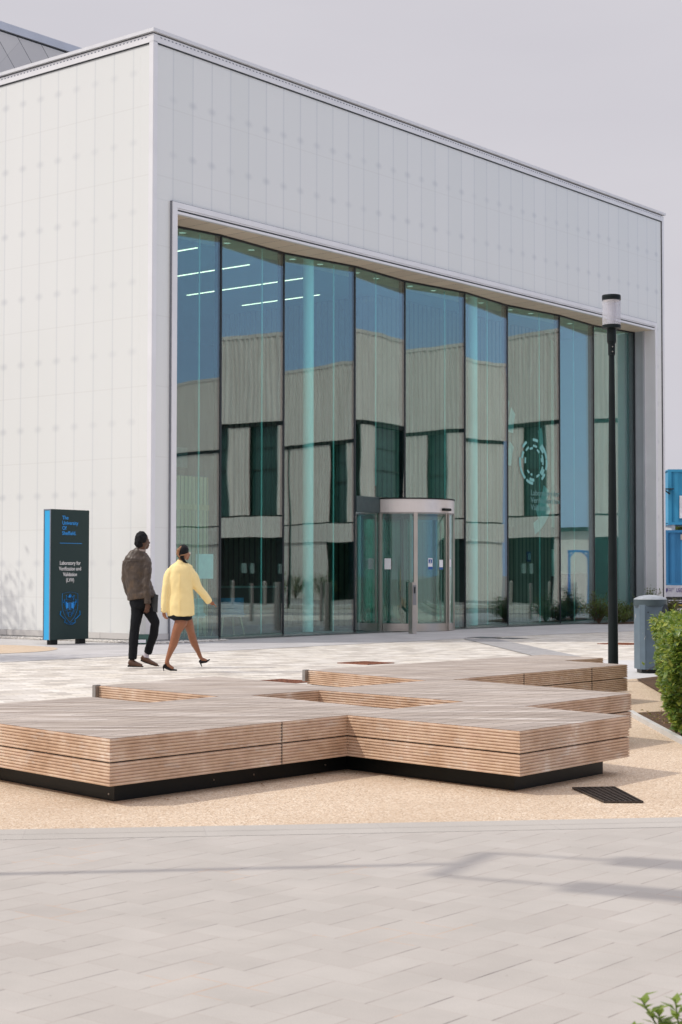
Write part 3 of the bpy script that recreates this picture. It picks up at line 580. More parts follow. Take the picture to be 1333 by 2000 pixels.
m = MB(); m.lathe([(0.06, 0.0), (0.08, 0.0), (0.08, 0.004), (0.06, 0.004), (0.06, 0.0)], 24); m.build('drop_symbol', M_PAPB, bld, M=Matrix.Translation((19.46, 1.099, 1.33)) @ Matrix.Rotation(radians(90), 4, 'X'))
# ring of dashes and lettering on the seventh pane
a_, b_ = Vector(MU[6]), Vector(MU[7]); e_ = (b_ - a_); pl = e_.length; pang = math.atan2(e_.y, e_.x)
PM = Matrix.Translation((a_.x, a_.y, 0)) @ Matrix.Rotation(pang, 4, 'Z') @ Matrix.Translation((0, -0.004, 0)) @ Matrix.Rotation(radians(90), 4, 'X')
M_FILM = simple('frosted_teal_film', (0.22, 0.52, 0.50), 0.5, 0, 0.04)
m = MB()
def dash(m, r0, r1, d0, d1, cx_, cz_, sx=1.0, n=10):
    P = [(cx_ + sx * r * cos(radians(a)), cz_ + r * sin(radians(a))) for r, rng in ((r0, range(n + 1)), (r1, range(n, -1, -1))) for a in [d0 + (d1 - d0) * k / n for k in rng]]
    vs = [m.b.verts.new((x, z, 0)) for x, z in P]; m.b.faces.new(vs)
LX, LZ = 1.10, 4.27
for r0, r1, lst in ((0.60, 0.69, ((10, 52), (172, 196), (198, 232), (-20, 8), (-52, -32), (238, 268), (70, 92), (120, 142))), (0.50, 0.595, ((54, 30), (150, 172), (-44, -22), (250, 274))), (0.43, 0.50, ((-10, 28), (68, 92), (118, 140), (-46, -16), (288, 308))), (0.36, 0.43, ((94, 116), (44, 64), (0, 18), (165, 190), (222, 240), (250, 262)))):
    for d0, d1 in lst: dash(m, r0 * 0.9, r1 * 0.89, d0, d1, LX, LZ)
m.build('logo_ring', M_FILM, bld, M=PM)
text('Laboratory for\nVerification and\nValidation', 0.21, PM @ Matrix.Translation((0.98, 3.38, 0.0)), simple('faint_film', (0.16, 0.33, 0.31), 0.5), bld, ls=0.92)
# pale arcs of the wall graphic on the timber behind
m = MB()
MG_ = simple('graphic_paint', (0.50, 0.66, 0.64), 0.6)
for (cx_, cz_, r0, r1, d0, d1) in ((17.4, 5.2, 1.15, 1.5, 150, 178), (17.4, 5.6, 1.5, 1.85, 160, 185), (17.4, 4.2, 1.3, 1.6, 150, 175), (17.2, 4.3, 1.3, 1.7, -60, -20), (17.2, 4.6, 1.9, 2.25, -75, -40), (17.2, 5.0, 0.9, 1.2, -5, 25)): m = MB(); dash(m, r0, r1, d0, d1, cx_, cz_, 0.75, 14); m.build('wall_graphic_arc', MG_, bld, M=Matrix.Translation((0, 2.55, 0)) @ Matrix.Rotation(radians(90), 4, 'X'))
# distant rooftop volume with diagonal shingles
def mat_diag():
    n = NT('metal_shingles'); v = n.n('TexCoord').outputs['Object']; sp = n.n('SeparateXYZ'); n.l(v, sp.inputs[0]); x, z = sp.outputs[0], sp.outputs[2]
    p = n.math('ADD', n.math('MULTIPLY', x, 1.15), z); q = n.math('SUBTRACT', n.math('MULTIPLY', x, 1.15), z)
    d1 = n.math('LESS_THAN', n.math('PINGPONG', p, 0.40), 0.010); d2 = n.math('LESS_THAN', n.math('PINGPONG', q, 0.8), 0.008)
    wn = n.n('TexWhiteNoise', noise_dimensions='2D'); cb = n.n('CombineXYZ'); n.l(n.math('FLOOR', n.math('DIVIDE', p, 0.8)), cb.inputs[0]); n.l(n.math('FLOOR', n.math('DIVIDE', q, 1.6)), cb.inputs[1]); n.l(cb.outputs[0], wn.inputs['Vector'])
    c = n.mix(wn.outputs['Value'], (0.56, 0.55, 0.55), (0.62, 0.61, 0.60)); c = n.mix(n.math('MULTIPLY', d2, 0.25), c, (0.15, 0.15, 0.15)); c = n.mix(d1, c, (0.06, 0.07, 0.08))
    n.bsdf(c, 0.6, 0.0); return n.m
B('rooftop_volume', mat_diag(), 0.6, 18, 6.02, 15.8, 11.501, 13.28)
B('rooftop_gap', M_DARK, 0.63, 17.97, 6.035, 15.8, 13.2805, 13.32)
B('rooftop_cap', M_GREYTRIM, 0.57, 18.03, 5.98, 15.83, 13.3205, 13.50)

# revolving door
dr = empty('revolving_door', (0, 0, 0)); dr.parent = bld; dr.location = (DC.x, DC.y, 0); dr.rotation_euler = (0, 0, -ROT)     # axes of the plaza: -Y faces the seat
def DP(mb, name, mat, smooth=False): return mb.build(name, mat, dr, smooth)
MB_ = MB(); MB_.arc(DR - 0.06, DR, 2.73, DH - 0.03, radians(-129), radians(51), 48); DP(MB_, 'fascia', M_BRIGHT); MB_ = MB(); MB_.arc(DR - 0.06, DR - 0.002, 2.73, DH - 0.03, radians(51.2), radians(230.8), 48); DP(MB_, 'inner_fascia', simple('shaded_fascia', (0.05, 0.065, 0.065), 0.4, 0.3))  # indoor shade of the inner half is put into its darker colour
MB_ = MB(); MB_.arc(DR - 0.05, DR + 0.006, 2.695, 2.729, 0, 2 * pi, 72); DP(MB_, 'fascia_trim', M_STEELD)
MB_ = MB(); MB_.lathe([(0.0, DH), (DR + 0.015, DH), (DR + 0.015, DH - 0.029), (0, DH - 0.029)], 72); DP(MB_, 'roof_disc', M_BLACKP)
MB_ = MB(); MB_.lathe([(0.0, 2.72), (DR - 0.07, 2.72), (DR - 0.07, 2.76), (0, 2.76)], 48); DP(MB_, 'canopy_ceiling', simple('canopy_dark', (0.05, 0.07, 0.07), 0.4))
def sa(phi): return radians(-90 + phi)     # phi: degrees to the right of the side facing the camera
for p0, p1 in ((-68, -31), (-28, 8), (12, 52), (56, 76), (112, 176), (184, 248)):
    MB_ = MB(); MB_.arc(DR - 0.025, DR - 0.012, 0.17, 2.695, sa(p0), sa(p1), 20); DP(MB_, 'curved_glass', M_GLASSC, True)
    MB_ = MB(); MB_.arc(DR - 0.05, DR + 0.004, -0.005, 0.17, sa(p0), sa(p1), 20); DP(MB_, 'kick_rail', M_STEEL, True)
for ph, w in ((-70, .05), (-30, .06), (10, .09), (53, .05), (58, .05), (78, .05), (110, .06), (180, .08), (250, .06)):
    a = sa(ph); M_ = Matrix.Translation((cos(a) * (DR - 0.02), sin(a) * (DR - 0.02), 0)) @ Matrix.Rotation(a, 4, 'Z')
    MB_ = MB(); MB_.box(-0.035, 0.035, -w / 2, w / 2, -0.005, 2.73, 0.004, M=M_); DP(MB_, 'door_post', M_STEEL)
for k in range(3):
    a = radians(35 + 120 * k); M_ = Matrix.Rotation(a, 4, 'Z'); w = MB()
    w.box(0.06, 1.08, -0.006, 0.006, 0.15, 2.6, M=M_); wo = DP(w, 'door_wing', M_GLASSC)
    f = MB(); f.box(0.03, 0.07, -0.02, 0.02, 0.02, 2.68, M=M_); f.box(1.06, 1.10, -0.02, 0.02, 0.02, 2.68, M=M_); f.box(0.07, 1.06, -0.02, 0.02, 0.02, 0.15, M=M_); f.box(0.07, 1.06, -0.02, 0.02, 2.6, 2.68, M=M_); f.build('wing_frame', M_STEELD, wo)
MB_ = MB(); MB_.box(-0.15, 0.15, -0.04, 0.05, -0.03, 0.03, 0.012, M=Matrix.Translation((cos(sa(52)) * (DR + 0.03), sin(sa(52)) * (DR + 0.03), 2.80)) @ Matrix.Rotation(sa(52) + radians(90), 4, 'Z')); DP(MB_, 'door_sensor', M_BLACKP)
def film(ph, z, w, h, mat, name='door_notice', r=DR - 0.008):
    MB_ = MB(); hw = math.degrees(w / 2 / r); MB_.arc(r, r + 0.002, z - h / 2, z + h / 2, sa(ph - hw), sa(ph + hw), 6); return DP(MB_, name, mat)
M_BLUES = simple('mandatory_blue', (0.02, 0.09, 0.33), 0.4)
film(-22, 1.54, 0.16, 0.25, M_PAPER); film(28, 1.55, 0.12, 0.24, M_PAPER); film(44, 1.55, 0.12, 0.17, M_PAPER); film(44, 1.435, 0.12, 0.045, M_BLUES); film(63, 1.56, 0.10, 0.18, M_PAPER); film(28, 1.445, 0.115, 0.06, M_BLUES, r=DR - 0.004)
o = film(28, 1.60, 0.09, 0.09, M_BLUES, 'door_sign_disc', DR - 0.004); film(28, 1.60, 0.012, 0.06, M_PAPER, 'sign_arrow', DR - 0.001); film(28, 1.575, 0.04, 0.012, M_PAPER, 'sign_arrow', DR - 0.001)

a_, b_ = Vector(MU[3]), Vector(MU[4]); e_ = (b_ - a_).normalized(); Ms_ = Matrix.Translation((a_.x, a_.y, 0)) @ Matrix.Rotation(math.atan2(e_.y, e_.x), 4, 'Z')
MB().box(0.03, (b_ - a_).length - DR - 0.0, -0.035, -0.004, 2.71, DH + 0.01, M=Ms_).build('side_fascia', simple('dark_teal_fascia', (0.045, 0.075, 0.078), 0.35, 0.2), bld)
MB().box((b_ - a_).length - DR - 0.0, (b_ - a_).length - DR + 0.05, -0.045, 0.02, -0.005, DH + 0.01, M=Ms_).build('bay_post', M_STEELD, bld)
# ------------------------------------------------------------------ loose things by the front
def post(name, x, y, rz, label, group, h=1.12, pad=True, w=0.13):
    t = empty(name, (x, y, 0), rz, label, 'access post', group)
    MB().box(-w / 2, w / 2, -w / 2, w / 2, -0.01, h, 0.005).build('post_body', M_STEEL, t)
    if pad:
        MB().box(-w / 2 + 0.015, w / 2 - 0.015, -w / 2 - 0.006, -w / 2 - 0.0005, h - 0.50, h - 0.06, 0.002).build('control_panel', simple('panel_steel', (0.25, 0.25, 0.26), 0.3, 0.6) if not bpy.data.materials.get('panel_steel') else bpy.data.materials['panel_steel'], t)
        MB().box(-0.02, 0.02, -w / 2 - 0.011, -w / 2 - 0.0065, h - 0.24, h - 0.10, 0.002).build('intercom', M_BLACKP, t)
    return t
post('access_post', 1.585, 36.2, radians(40), 'square steel access post with intercom panel, directly in front of the revolving door', None)
for (x, y, lb) in ((8.6, 38.02, 'slim steel access post mirrored beside the blue chair pane'), (8.93, 35.89, 'slim steel access post mirrored near the left column'), (9.9, 43.62, 'slim steel access post mirrored under the logo pane')):
    post('access_post', x, y, radians(40), lb, 'slim access posts out on the plaza', 1.05, True, 0.075)

def bollard(x, y, lb):
    t = empty('steel_bollard', (x, y, 0), 0, lb, 'bollard', 'steel bollards along the road')
    MB().lathe([(0.085, -0.01), (0.085, 0.02), (0.07, 0.025), (0.07, 0.98), (0.0, 1.06)], 20).build('bollard_shaft', M_STEEL, t, True); return t
for x, y, lb in ((18.9, 33.0, 'steel bollard mirrored at the left end of the glass'), (28.4, 44.2, 'steel bollard mirrored left in the dark doorway pane'), (28.0, 50.2, 'steel bollard mirrored right in the dark doorway pane'), (29.6, 34.9, 'steel bollard mirrored just right of the left column'), (29.9, 46.0, 'steel bollard mirrored left under the logo'), (30.1, 47.6, 'steel bollard mirrored right under the logo')): bollard(x, y, lb)

# chairs behind the glass
def chair(lx, ly, rz, mat, label, leg_mat):
    x, y = CX + UX * lx - UY * ly, CY + UY * lx + UX * ly
    t = empty('tub_chair', (x, y, 0), rz, label, 'chair', 'lounge chairs behind the glass')
    m = MB(); m.box(-0.30, 0.30, -0.28, 0.28, 0.40, 0.50, 0.04); m.build('seat', mat, t, True)
    m = MB(); m.arc(0.27, 0.33, 0.44, 0.80, radians(-20), radians(200), 24); m.build('backrest', mat, t, True)
    for sx in (-1, 1):
        for sy in (-1, 1): MB().tube([(sx * 0.20, sy * 0.18, 0.41), (sx * 0.27, sy * 0.25, 0.0)], [0.020, 0.012], 8).build('leg', leg_mat, t)
M_BLUEF = simple('blue_fabric', (0.03, 0.16, 0.30), 0.8, 0, 0.15, 8); M_WHF = simple('white_shell', (0.55, 0.62, 0.62), 0.5); M_BEECH = simple('beech_legs', (0.55, 0.40, 0.22), 0.5)
chair(3.5, 1.25, radians(210), M_BLUEF, 'blue tub chair with beech legs behind the second pane', M_BEECH)
chair(2.35, 1.3, radians(150), M_WHF, 'white shell chair behind the leftmost pane', M_BEECH)
chair(3.8, 3.2, radians(200), M_BLUEF, 'blue armchair further inside, beyond the tub chair', M_BEECH)
chair(1.35, 2.3, radians(120), simple('green_fabric', (0.02, 0.12, 0.07), 0.8), 'dark green low chair behind the white shell chair', M_BEECH)
t = empty('reception_desk', (CX + UX * 9.0 - UY * 5.6, CY + UY * 9.0 + UX * 5.6, 0), ROT, 'dark boxy reception desk standing back inside the entrance', 'desk')
MB().box(-1.0, 0.9, -0.35, 0.35, 0, 0.95, 0.01).build('desk_front', simple('desk_dark', (0.015, 0.03, 0.03), 0.4), t); MB().box(-1.05, 0.95, -0.4, 0.4, 0.951, 1.0, 0.01).build('desk_top', simple('desk_top_grey', (0.3, 0.33, 0.32), 0.4), t)

# bait box and pebbles
gb = empty('bait_box', (-3.72, 30.62, 0), radians(10), 'small green rodent bait box with a white label, by the building corner', 'bait box')
M_GRN = simple('green_plastic', (0.012, 0.07, 0.05), 0.4)
MB().prism([(-0.16, -0.09), (0.16, -0.09), (0.16, 0.09), (-0.16, 0.09)], -0.01, 0.09).build('box_body', M_GRN, gb)
m = MB(); a4 = [(-0.165, -0.095, 0.091), (0.165, -0.095, 0.091), (0.165, 0.095, 0.091), (-0.165, 0.095, 0.091)]; b4 = [(-0.13, -0.03, 0.17), (0.13, -0.03, 0.17), (0.13, 0.09, 0.17), (-0.13, 0.09, 0.17)]
va = [m.b.verts.new(p) for p in a4]; vb = [m.b.verts.new(p) for p in b4]; m.b.faces.new(va[::-1]); m.b.faces.new(vb)
for k in range(4): m.b.faces.new((va[k], va[(k + 1) % 4], vb[(k + 1) % 4], vb[k]))
m.build('box_lid', M_GRN, gb); MB().box(-0.07, 0.07, -0.094, -0.0905, 0.015, 0.075).build('box_label', M_PAPER, gb)
pb = MB(); rnd = random.Random(11); tb = bmesh.new(); bmesh.ops.create_icosphere(tb, subdivisions=1, radius=1.0); ICO = ([v.co.copy() for v in tb.verts], [[v.index for v in f.verts] for f in tb.faces]); tb.free()
for k in range(2600):
    if k % 5: lx, ly = -rnd.uniform(0.02, 0.30), rnd.uniform(-0.1, 7.5)
    else: lx, ly = rnd.uniform(-0.25, 1.9), -rnd.uniform(0.05, 0.28)
    x, y = CX + UX * lx - UY * ly, CY + UY * lx + UX * ly; r_ = rnd.uniform(0.012, 0.028)
    Mx = Matrix.Translation((x, y, rnd.uniform(-0.01, 0.015))) @ Matrix.Rotation(rnd.uniform(0, 3), 4, 'Z') @ Matrix.Diagonal((r_, r_ * 0.75, r_ * 0.6, 1)); vs_ = [pb.b.verts.new(Mx @ c) for c in ICO[0]]
    for f in ICO[1]: pb.b.faces.new([vs_[i] for i in f])
tag(pb.build('white_pebbles', simple('white_pebble', (0.72, 0.69, 0.64), 0.7, 0, 0.15, 20)), 'strip of white pebbles along the foot of the pale building', 'pebbles', kind='stuff')

# grates
def grate(x, y, rz, sx, sy, mat, label, bars=9, group='rusty square grates in the plaza'):
    t = MB()
    t.box(-sx, sx, -sy, -sy + 0.03, -0.02, 0.006); t.box(-sx, sx, sy - 0.03, sy, -0.02, 0.006); t.box(-sx, -sx + 0.03, -sy + 0.0301, sy - 0.0301, -0.02, 0.006); t.box(sx - 0.03, sx, -sy + 0.0301, sy - 0.0301, -0.02, 0.006)
    for k in range(1, bars): xx = -sx + 2 * sx * k / bars; t.box(xx - 0.008, xx + 0.008, -sy + 0.031, sy - 0.031, -0.02, 0.004)
    for k in range(1, bars): yy = -sy + 2 * sy * k / bars; t.box(-sx + 0.031, sx - 0.031, yy - 0.006, yy + 0.006, -0.02, 0.002)
    g = empty('drain_grate', (x, y, -0.012), rz, label, 'grate', group); t.build('bars', mat, g)
    MB().box(-sx + 0.004, sx - 0.004, -sy + 0.004, sy - 0.004, -0.0015, -0.0005).build('pit', simple('pit_dark', (0.02, 0.012, 0.01), 0.9) if not bpy.data.materials.get('pit_dark') else bpy.data.materials['pit_dark'], g)
grate(0.37, 24.25, radians(48), 0.30, 0.30, M_RUST, 'rusty square grate lying behind the platform in line with the door', 7)
grate(-0.72, 20.05, radians(48), 0.30, 0.30, M_RUST, 'rusty square grate half hidden behind the middle of the timber platform', 7)
grate(5.34, 31.1, radians(48), 0.34, 0.34, M_RUST, 'rusty square grate behind the lamp post', 7)
for (x, y, lb) in ((2.98, 34.15, 'left one of two dark cover plates by the grey paving band'), (3.50, 33.75, 'right one of two dark cover plates by the grey paving band')):
    g_ = empty('cover_plate', (x, y, 0), radians(48), lb, 'drain cover', 'dark cover plates by the entrance'); MB().box(-0.26, 0.26, -0.26, 0.26, -0.013, -0.0115).build('plate', simple('cover_iron', (0.10, 0.11, 0.115), 0.6) if not bpy.data.materials.get('cover_iron') else bpy.data.materials['cover_iron'], g_); MB().box(-0.28, 0.28, -0.28, 0.28, -0.0135, -0.0125).build('cover_frame', M_IRON, g_)
# skewed mesh grate in the gravel
gg = empty('mesh_grate', (0, 0, 0), 0, 'dark skewed mesh grate set in the tan gravel right of the platform', 'grate')
c0, c1, c2, c3 = [Vector(p) for p in ((1.41, 9.99, 0.004), (1.67, 10.03, 0.004), (1.725, 9.375, 0.004), (1.505, 9.375, 0.004))]
m = MB()
for k in range(8): t_ = k / 7; m.bar(c0.lerp(c1, t_), c3.lerp(c2, t_), 0.006, 0.010)
for k in range(15): t_ = k / 14; m.bar(c0.lerp(c3, t_), c1.lerp(c2, t_), 0.006, 0.009)
m.build('mesh_bars', M_IRON, gg); m = MB(); m.b.faces.new([m.b.verts.new(v + Vector((0, 0, -0.004))) for v in (c0, c1, c2, c3)]); m.build('pit', bpy.data.materials['pit_dark'], gg)

# ------------------------------------------------------------------ sign totem
tt = empty('sign_totem', (-5.366, 30.211, 0), ROT, 'tall dark green information totem with a bright blue edge, in front of the pale wall', 'sign')
M_TOT = simple('dark_green_panel', (0.028, 0.048, 0.046), 0.35, 0, 0.04, 1, Specular_IOR_Level=0.18); M_TB = simple('bright_blue_panel', (0.035, 0.42, 0.80), 0.35, 0, 0.02, 1); M_TBT = simple('sign_blue', (0.02, 0.29, 0.75), 0.5, 0, 0.02)
MB().box(0.0, 0.95, 0.0, 0.19, 0.075, 2.50, 0.004).build('front_panel', M_TOT, tt)
MB().box(-0.004, -0.0005, 0.022, 0.168, 0.08, 2.475).build('edge_panel', M_TB, tt)
m = MB(); m.box(-0.012, -0.0005, 0.0, 0.018, 0.075, 2.50); m.box(-0.012, -0.0005, 0.172, 0.19, 0.075, 2.50); m.box(-0.012, -0.0005, 0.0185, 0.1715, 2.478, 2.50); m.build('edge_frame', simple('grey_edge', (0.22, 0.24, 0.28), 0.4), tt)
for x in (0.05, 0.74): MB().box(x, x + 0.16, 0.03, 0.14, -0.015, 0.0745).build('foot', M_BLACKP, tt)
def TM(x, z): return Matrix.Translation((x, -0.0015, z)) @ Matrix.Rotation(radians(90), 4, 'X')
# a slab-serif look: letters plus short serifs is beyond this size, so heavier strokes are used
text('The\nUniversity\nOf\nSheffield.', 0.098, TM(0.275, 2.315), M_TBT, tt, 'institution_lettering', ext=0.001, off=0.0012, sx=0.98, ls=0.98)
MB().box(0.22, 0.765, -0.0025, -0.0005, 1.868, 1.876).build('rule_line', M_TBT, tt)
text('Laboratory for\nVerification and\nValidation\n(LVV)', 0.100, TM(0.478, 1.47), simple('sign_white', (0.8, 0.78, 0.76), 0.5, 0, 0.02), tt, 'department_lettering', 'CENTER', 0.001, 0.0008, 0.86, 1.06)
# crest: shield, crown, open book, crossed arrows, rose and scroll
m = MB(); ccx, ccz = 0.478, 0.66
def ln(pts, w=0.012, closed=False):
    w *= 1.45
    P = [(ccx + x, ccz + z) for x, z in pts]; P = P + [P[0]] if closed else P
    for (x0, z0), (x1, z1) in zip(P[:-1], P[1:]):
        m.bar((x0, -0.0012 - random.random() * 0.0006, z0), (x1, -0.0012 - random.random() * 0.0006, z1), w, 0.0014) if abs(x1 - x0) + abs(z1 - z0) > 1e-4 else None
sh = [(-0.19, 0.27), (-0.10, 0.29), (0, 0.30), (0.10, 0.29), (0.19, 0.27), (0.195, 0.05), (0.17, -0.06), (0.11, -0.17), (0, -0.27), (-0.11, -0.17), (-0.17, -0.06), (-0.195, 0.05)]
ln(sh, 0.012, True)
ln([(-0.08, 0.15), (-0.10, 0.24), (-0.05, 0.20), (0, 0.265), (0.05, 0.20), (0.10, 0.24), (0.08, 0.15)], 0.018, True); ln([(-0.075, 0.165), (0.075, 0.165)], 0.022)
ln([(-0.085, -0.01), (-0.085, 0.12), (0, 0.105), (0.085, 0.12), (0.085, -0.01), (0, -0.03)], 0.014, True); ln([(0, 0.105), (0, -0.03)], 0.012); ln([(-0.06, 0.055), (0.06, 0.055)], 0.02); ln([(-0.06, 0.02), (0.06, 0.02)], 0.01)
for sx in (-1, 1):
    for k in range(3):
        dx = k * 0.025; ln([(sx * (0.155 - dx * .3), 0.155 - k * 0.035), (sx * (0.10 - dx * .2), 0.09 - k * 0.035)], 0.016); ln([(sx * (0.13 - dx * .6), -0.03 - k * 0.035), (sx * (0.07 - dx * .5), -0.055 - k * 0.03)], 0.014)
    ln([(sx * 0.235, -0.05), (sx * 0.245, -0.12), (sx * 0.17, -0.18), (sx * 0.12, -0.21)], 0.034); ln([(sx * 0.12, -0.27), (sx * 0.05, -0.30), (0, -0.305)], 0.036); ln([(sx * 0.12, -0.22), (sx * 0.13, -0.27)], 0.02)
for k in range(8): a = 2 * pi * k / 8; ln([(0.045 * cos(a), -0.115 + 0.045 * sin(a)), (0.045 * cos(a + .8), -0.115 + 0.045 * sin(a + .8))], 0.014)
ln([(-0.02, -0.115), (0.02, -0.115)], 0.035); ln([(0, 0.20), (0, 0.24)], 0.03); ln([(-0.05, 0.185), (0.05, 0.185)], 0.02)
for sx in (-1, 1): ln([(sx * 0.15, 0.15), (sx * 0.03, -0.16)], 0.008); ln([(sx * 0.13, 0.17), (sx * 0.165, 0.10)], 0.02); ln([(sx * 0.055, 0.10), (sx * 0.055, 0.0)], 0.028)
ln([(-0.10, -0.265), (0, -0.285), (0.10, -0.265)], 0.024)
m.build('crest_emblem', M_TBT, tt)

# ------------------------------------------------------------------ lamp post with glass cylinder
lp = empty('lamp_post', (3.325, 20.0, 0), 0, 'charcoal lamp post with a clear cylindrical lantern, behind the timber platform', 'street lamp')
m = MB(); m.lathe([(0.11, -0.01), (0.11, 0.02), (0.0635, 0.03), (0.060, 0.6), (0.048, 2.4), (0.034, 4.02)], 28); m.build('post', M_LAMPP, lp, True)
m = MB(); m.lathe([(0.034, 3.995), (0.044, 3.995), (0.044, 4.135), (0.052, 4.14), (0.052, 4.155), (0.057, 4.16), (0.057, 4.315), (0.03, 4.33)], 28); m.build('collar', M_LAMPP, lp, True)
for z in (4.035, 4.095): m = MB(); m.lathe([(0, 0.004), (0.006, 0.003), (0.007, 0)], 10); m.build('bolt', M_STEEL, lp, M=Matrix.Translation((0.004, -0.044, z)) @ Matrix.Rotation(radians(90), 4, 'X'))
m = MB(); m.lathe([(0.03, 4.31), (0.115, 4.325), (0.115, 4.365), (0.10, 4.372), (0.0, 4.375)], 40); m.build('lantern_base', M_LAMPP, lp, True)
nn = NT('ribbed_acrylic'); tr = nn.n('BsdfTransparent'); nn.set(tr.inputs[0], (0.93, 0.93, 0.95)); gl = nn.n('BsdfPrincipled'); nn.set(gl.inputs['Base Color'], (0.85, 0.85, 0.88)); gl.inputs['Roughness'].default_value = 0.25; ms = nn.n('MixShader'); ms.inputs[0].default_value = 0.24
nn.l(tr.outputs[0], ms.inputs[1]); nn.l(gl.outputs[0], ms.inputs[2]); nn.l(ms.outputs[0], nn.out.inputs[0])
m = MB(); m.arc(0.109, 0.113, 4.366, 4.672, 0, 2 * pi, 48); m.build('lantern_cylinder', nn.m, lp, True)
m = MB(); m.arc(0.050, 0.054, 4.376, 4.66, 0, 2 * pi, 28); m.build('inner_tube', nn.m, lp, True)
m = MB(); m.lathe([(0.0, 4.672), (0.112, 4.672), (0.1155, 4.674), (0.1155, 4.695), (0.113, 4.698), (0.1155, 4.701), (0.1155, 4.725), (0.112, 4.735), (0.0, 4.740)], 48); m.build('lantern_cap', M_LAMPP, lp, True)
m = MB(); m.lathe([(0.0, 4.664), (0.095, 4.664), (0.095, 4.6715), (0, 4.6715)], 32); m.build('reflector', simple('cream_reflector', (0.8, 0.72, 0.6), 0.4), lp, True)

# street lamps beyond the frame: one casts its shadow on the near paving, one is mirrored in the glass
def arm_lamp(x, y, h, dirs, label, bar=0.0, bdir=(1, 0), L=1.0, hd=0.75):
    t = empty('street_lamp', (x, y, 0), 0, label, 'street lamp')
    MB().tube([(0, 0, -0.01), (0, 0, 1.2), (0, 0, 1.25), (0, 0, h)], [0.065, 0.065, 0.045, 0.03], 16).build('post', M_LAMPP, t, True)
    if bar: MB().bar((-bdir[0] * bar, -bdir[1] * bar, h), (bdir[0] * bar, bdir[1] * bar, h), 0.07, 0.05).build('crossbar', M_LAMPP, t)
    for (ox, oy, dx, dy) in dirs:
        MB().bar((ox, oy, h), (ox + dx * L, oy + dy * L, h + 0.03), 0.03).build('arm', M_LAMPP, t)
        Mr = Matrix.Translation((ox + dx * (L + hd / 2), oy + dy * (L + hd / 2), h + 0.03)) @ Matrix.Rotation(math.atan2(dy, dx), 4, 'Z')
        MB().box(-hd / 2, hd / 2, -0.12, 0.12, -0.03, 0.03, 0.015, M=Mr).build('lamp_head', M_LAMPP, t)
    return t
hL = 6.0; sh_ = cos(SUN_EL) / sin(SUN_EL) * hL
px_, py_ = 0.56 - SAX * sh_, 7.40 - SAY * sh_
bx, by = 0.43, 0.90
arm_lamp(px_, py_, hL, ((bx * 0.32, by * 0.32, 0.93, -0.37), (-bx * 0.32, -by * 0.32, 0.90, -0.43)), 'twin armed street lamp out of frame whose shadow crosses the near paving', 0.33, (bx, by), 0.55, 0.8)
arm_lamp(25.9, 34.3, 6.2, ((0, 0, -0.22, 0.975),), 'tall dark street lamp mirrored left of the first column', 0, (1, 0), 0.8, 0.6)

# ------------------------------------------------------------------ litter bin
bn = empty('litter_bin', (4.135, 21.86, 0), radians(6), 'slate blue litter bin with a domed lid, left of the hedge', 'litter bin')
BW = 0.188
def octo(w, c): return [(-w, -w + c), (-w + c, -w), (w - c, -w), (w, -w + c), (w, w - c), (w - c, w), (-w + c, w), (-w, w - c)]
MB().prism(octo(BW - 0.03, 0.05), -0.01, 0.045).build('bin_base', M_BLACKP, bn)
MB().prism(octo(BW, 0.055), 0.046, 0.90).build('bin_body', M_BIN, bn)
MB().box(-0.115, 0.125, -BW - 0.006, -BW - 0.0005, 0.07, 0.885, 0.003).build('bin_door', M_BIN, bn)
m = MB(); m.lathe([(0, 0.003), (0.008, 0.002), (0.008, 0)], 12); m.build('lock', M_BLACKP, bn, M=Matrix.Translation((-0.09, -BW - 0.006, 0.80)) @ Matrix.Rotation(radians(90), 4, 'X'))
m = MB(); m.lathe([(0.222, 0.885), (0.222, 0.965), (0.21, 0.968), (0.0, 0.968)], 48); m.build('bin_hood', M_BIND, bn, True)
m = MB(); m.lathe([(0.222, 0.9685), (0.212, 0.982), (0.155, 1.010), (0.07, 1.027), (0.0, 1.031)], 48); m.build('bin_lid', M_BINTOP, bn, True)
# oval throw-in on the right flank
m = MB(); m.lathe([(0.001, 0), (0.095, 0.0), (0.095, 0.006), (0.001, 0.006)], 32); m.build('bin_opening', M_DARK, bn, M=Matrix.Translation((0.150, -0.172, 0.80)) @ Matrix.Rotation(radians(32), 4, 'Z') @ Matrix.Rotation(radians(90), 4, 'X') @ Matrix.Diagonal((0.62, 1.15, 1, 1)))
m = MB(); m.arc(0.088, 0.104, 0.0, 0.010, pi, 2 * pi, 24); m.build('opening_rim', simple('worn_rim', (0.55, 0.48, 0.38), 0.5), bn, M=Matrix.Translation((0.151, -0.175, 0.80)) @ Matrix.Rotation(radians(32), 4, 'Z') @ Matrix.Rotation(radians(90), 4, 'X') @ Matrix.Diagonal((0.62, 1.15, 1, 1)))

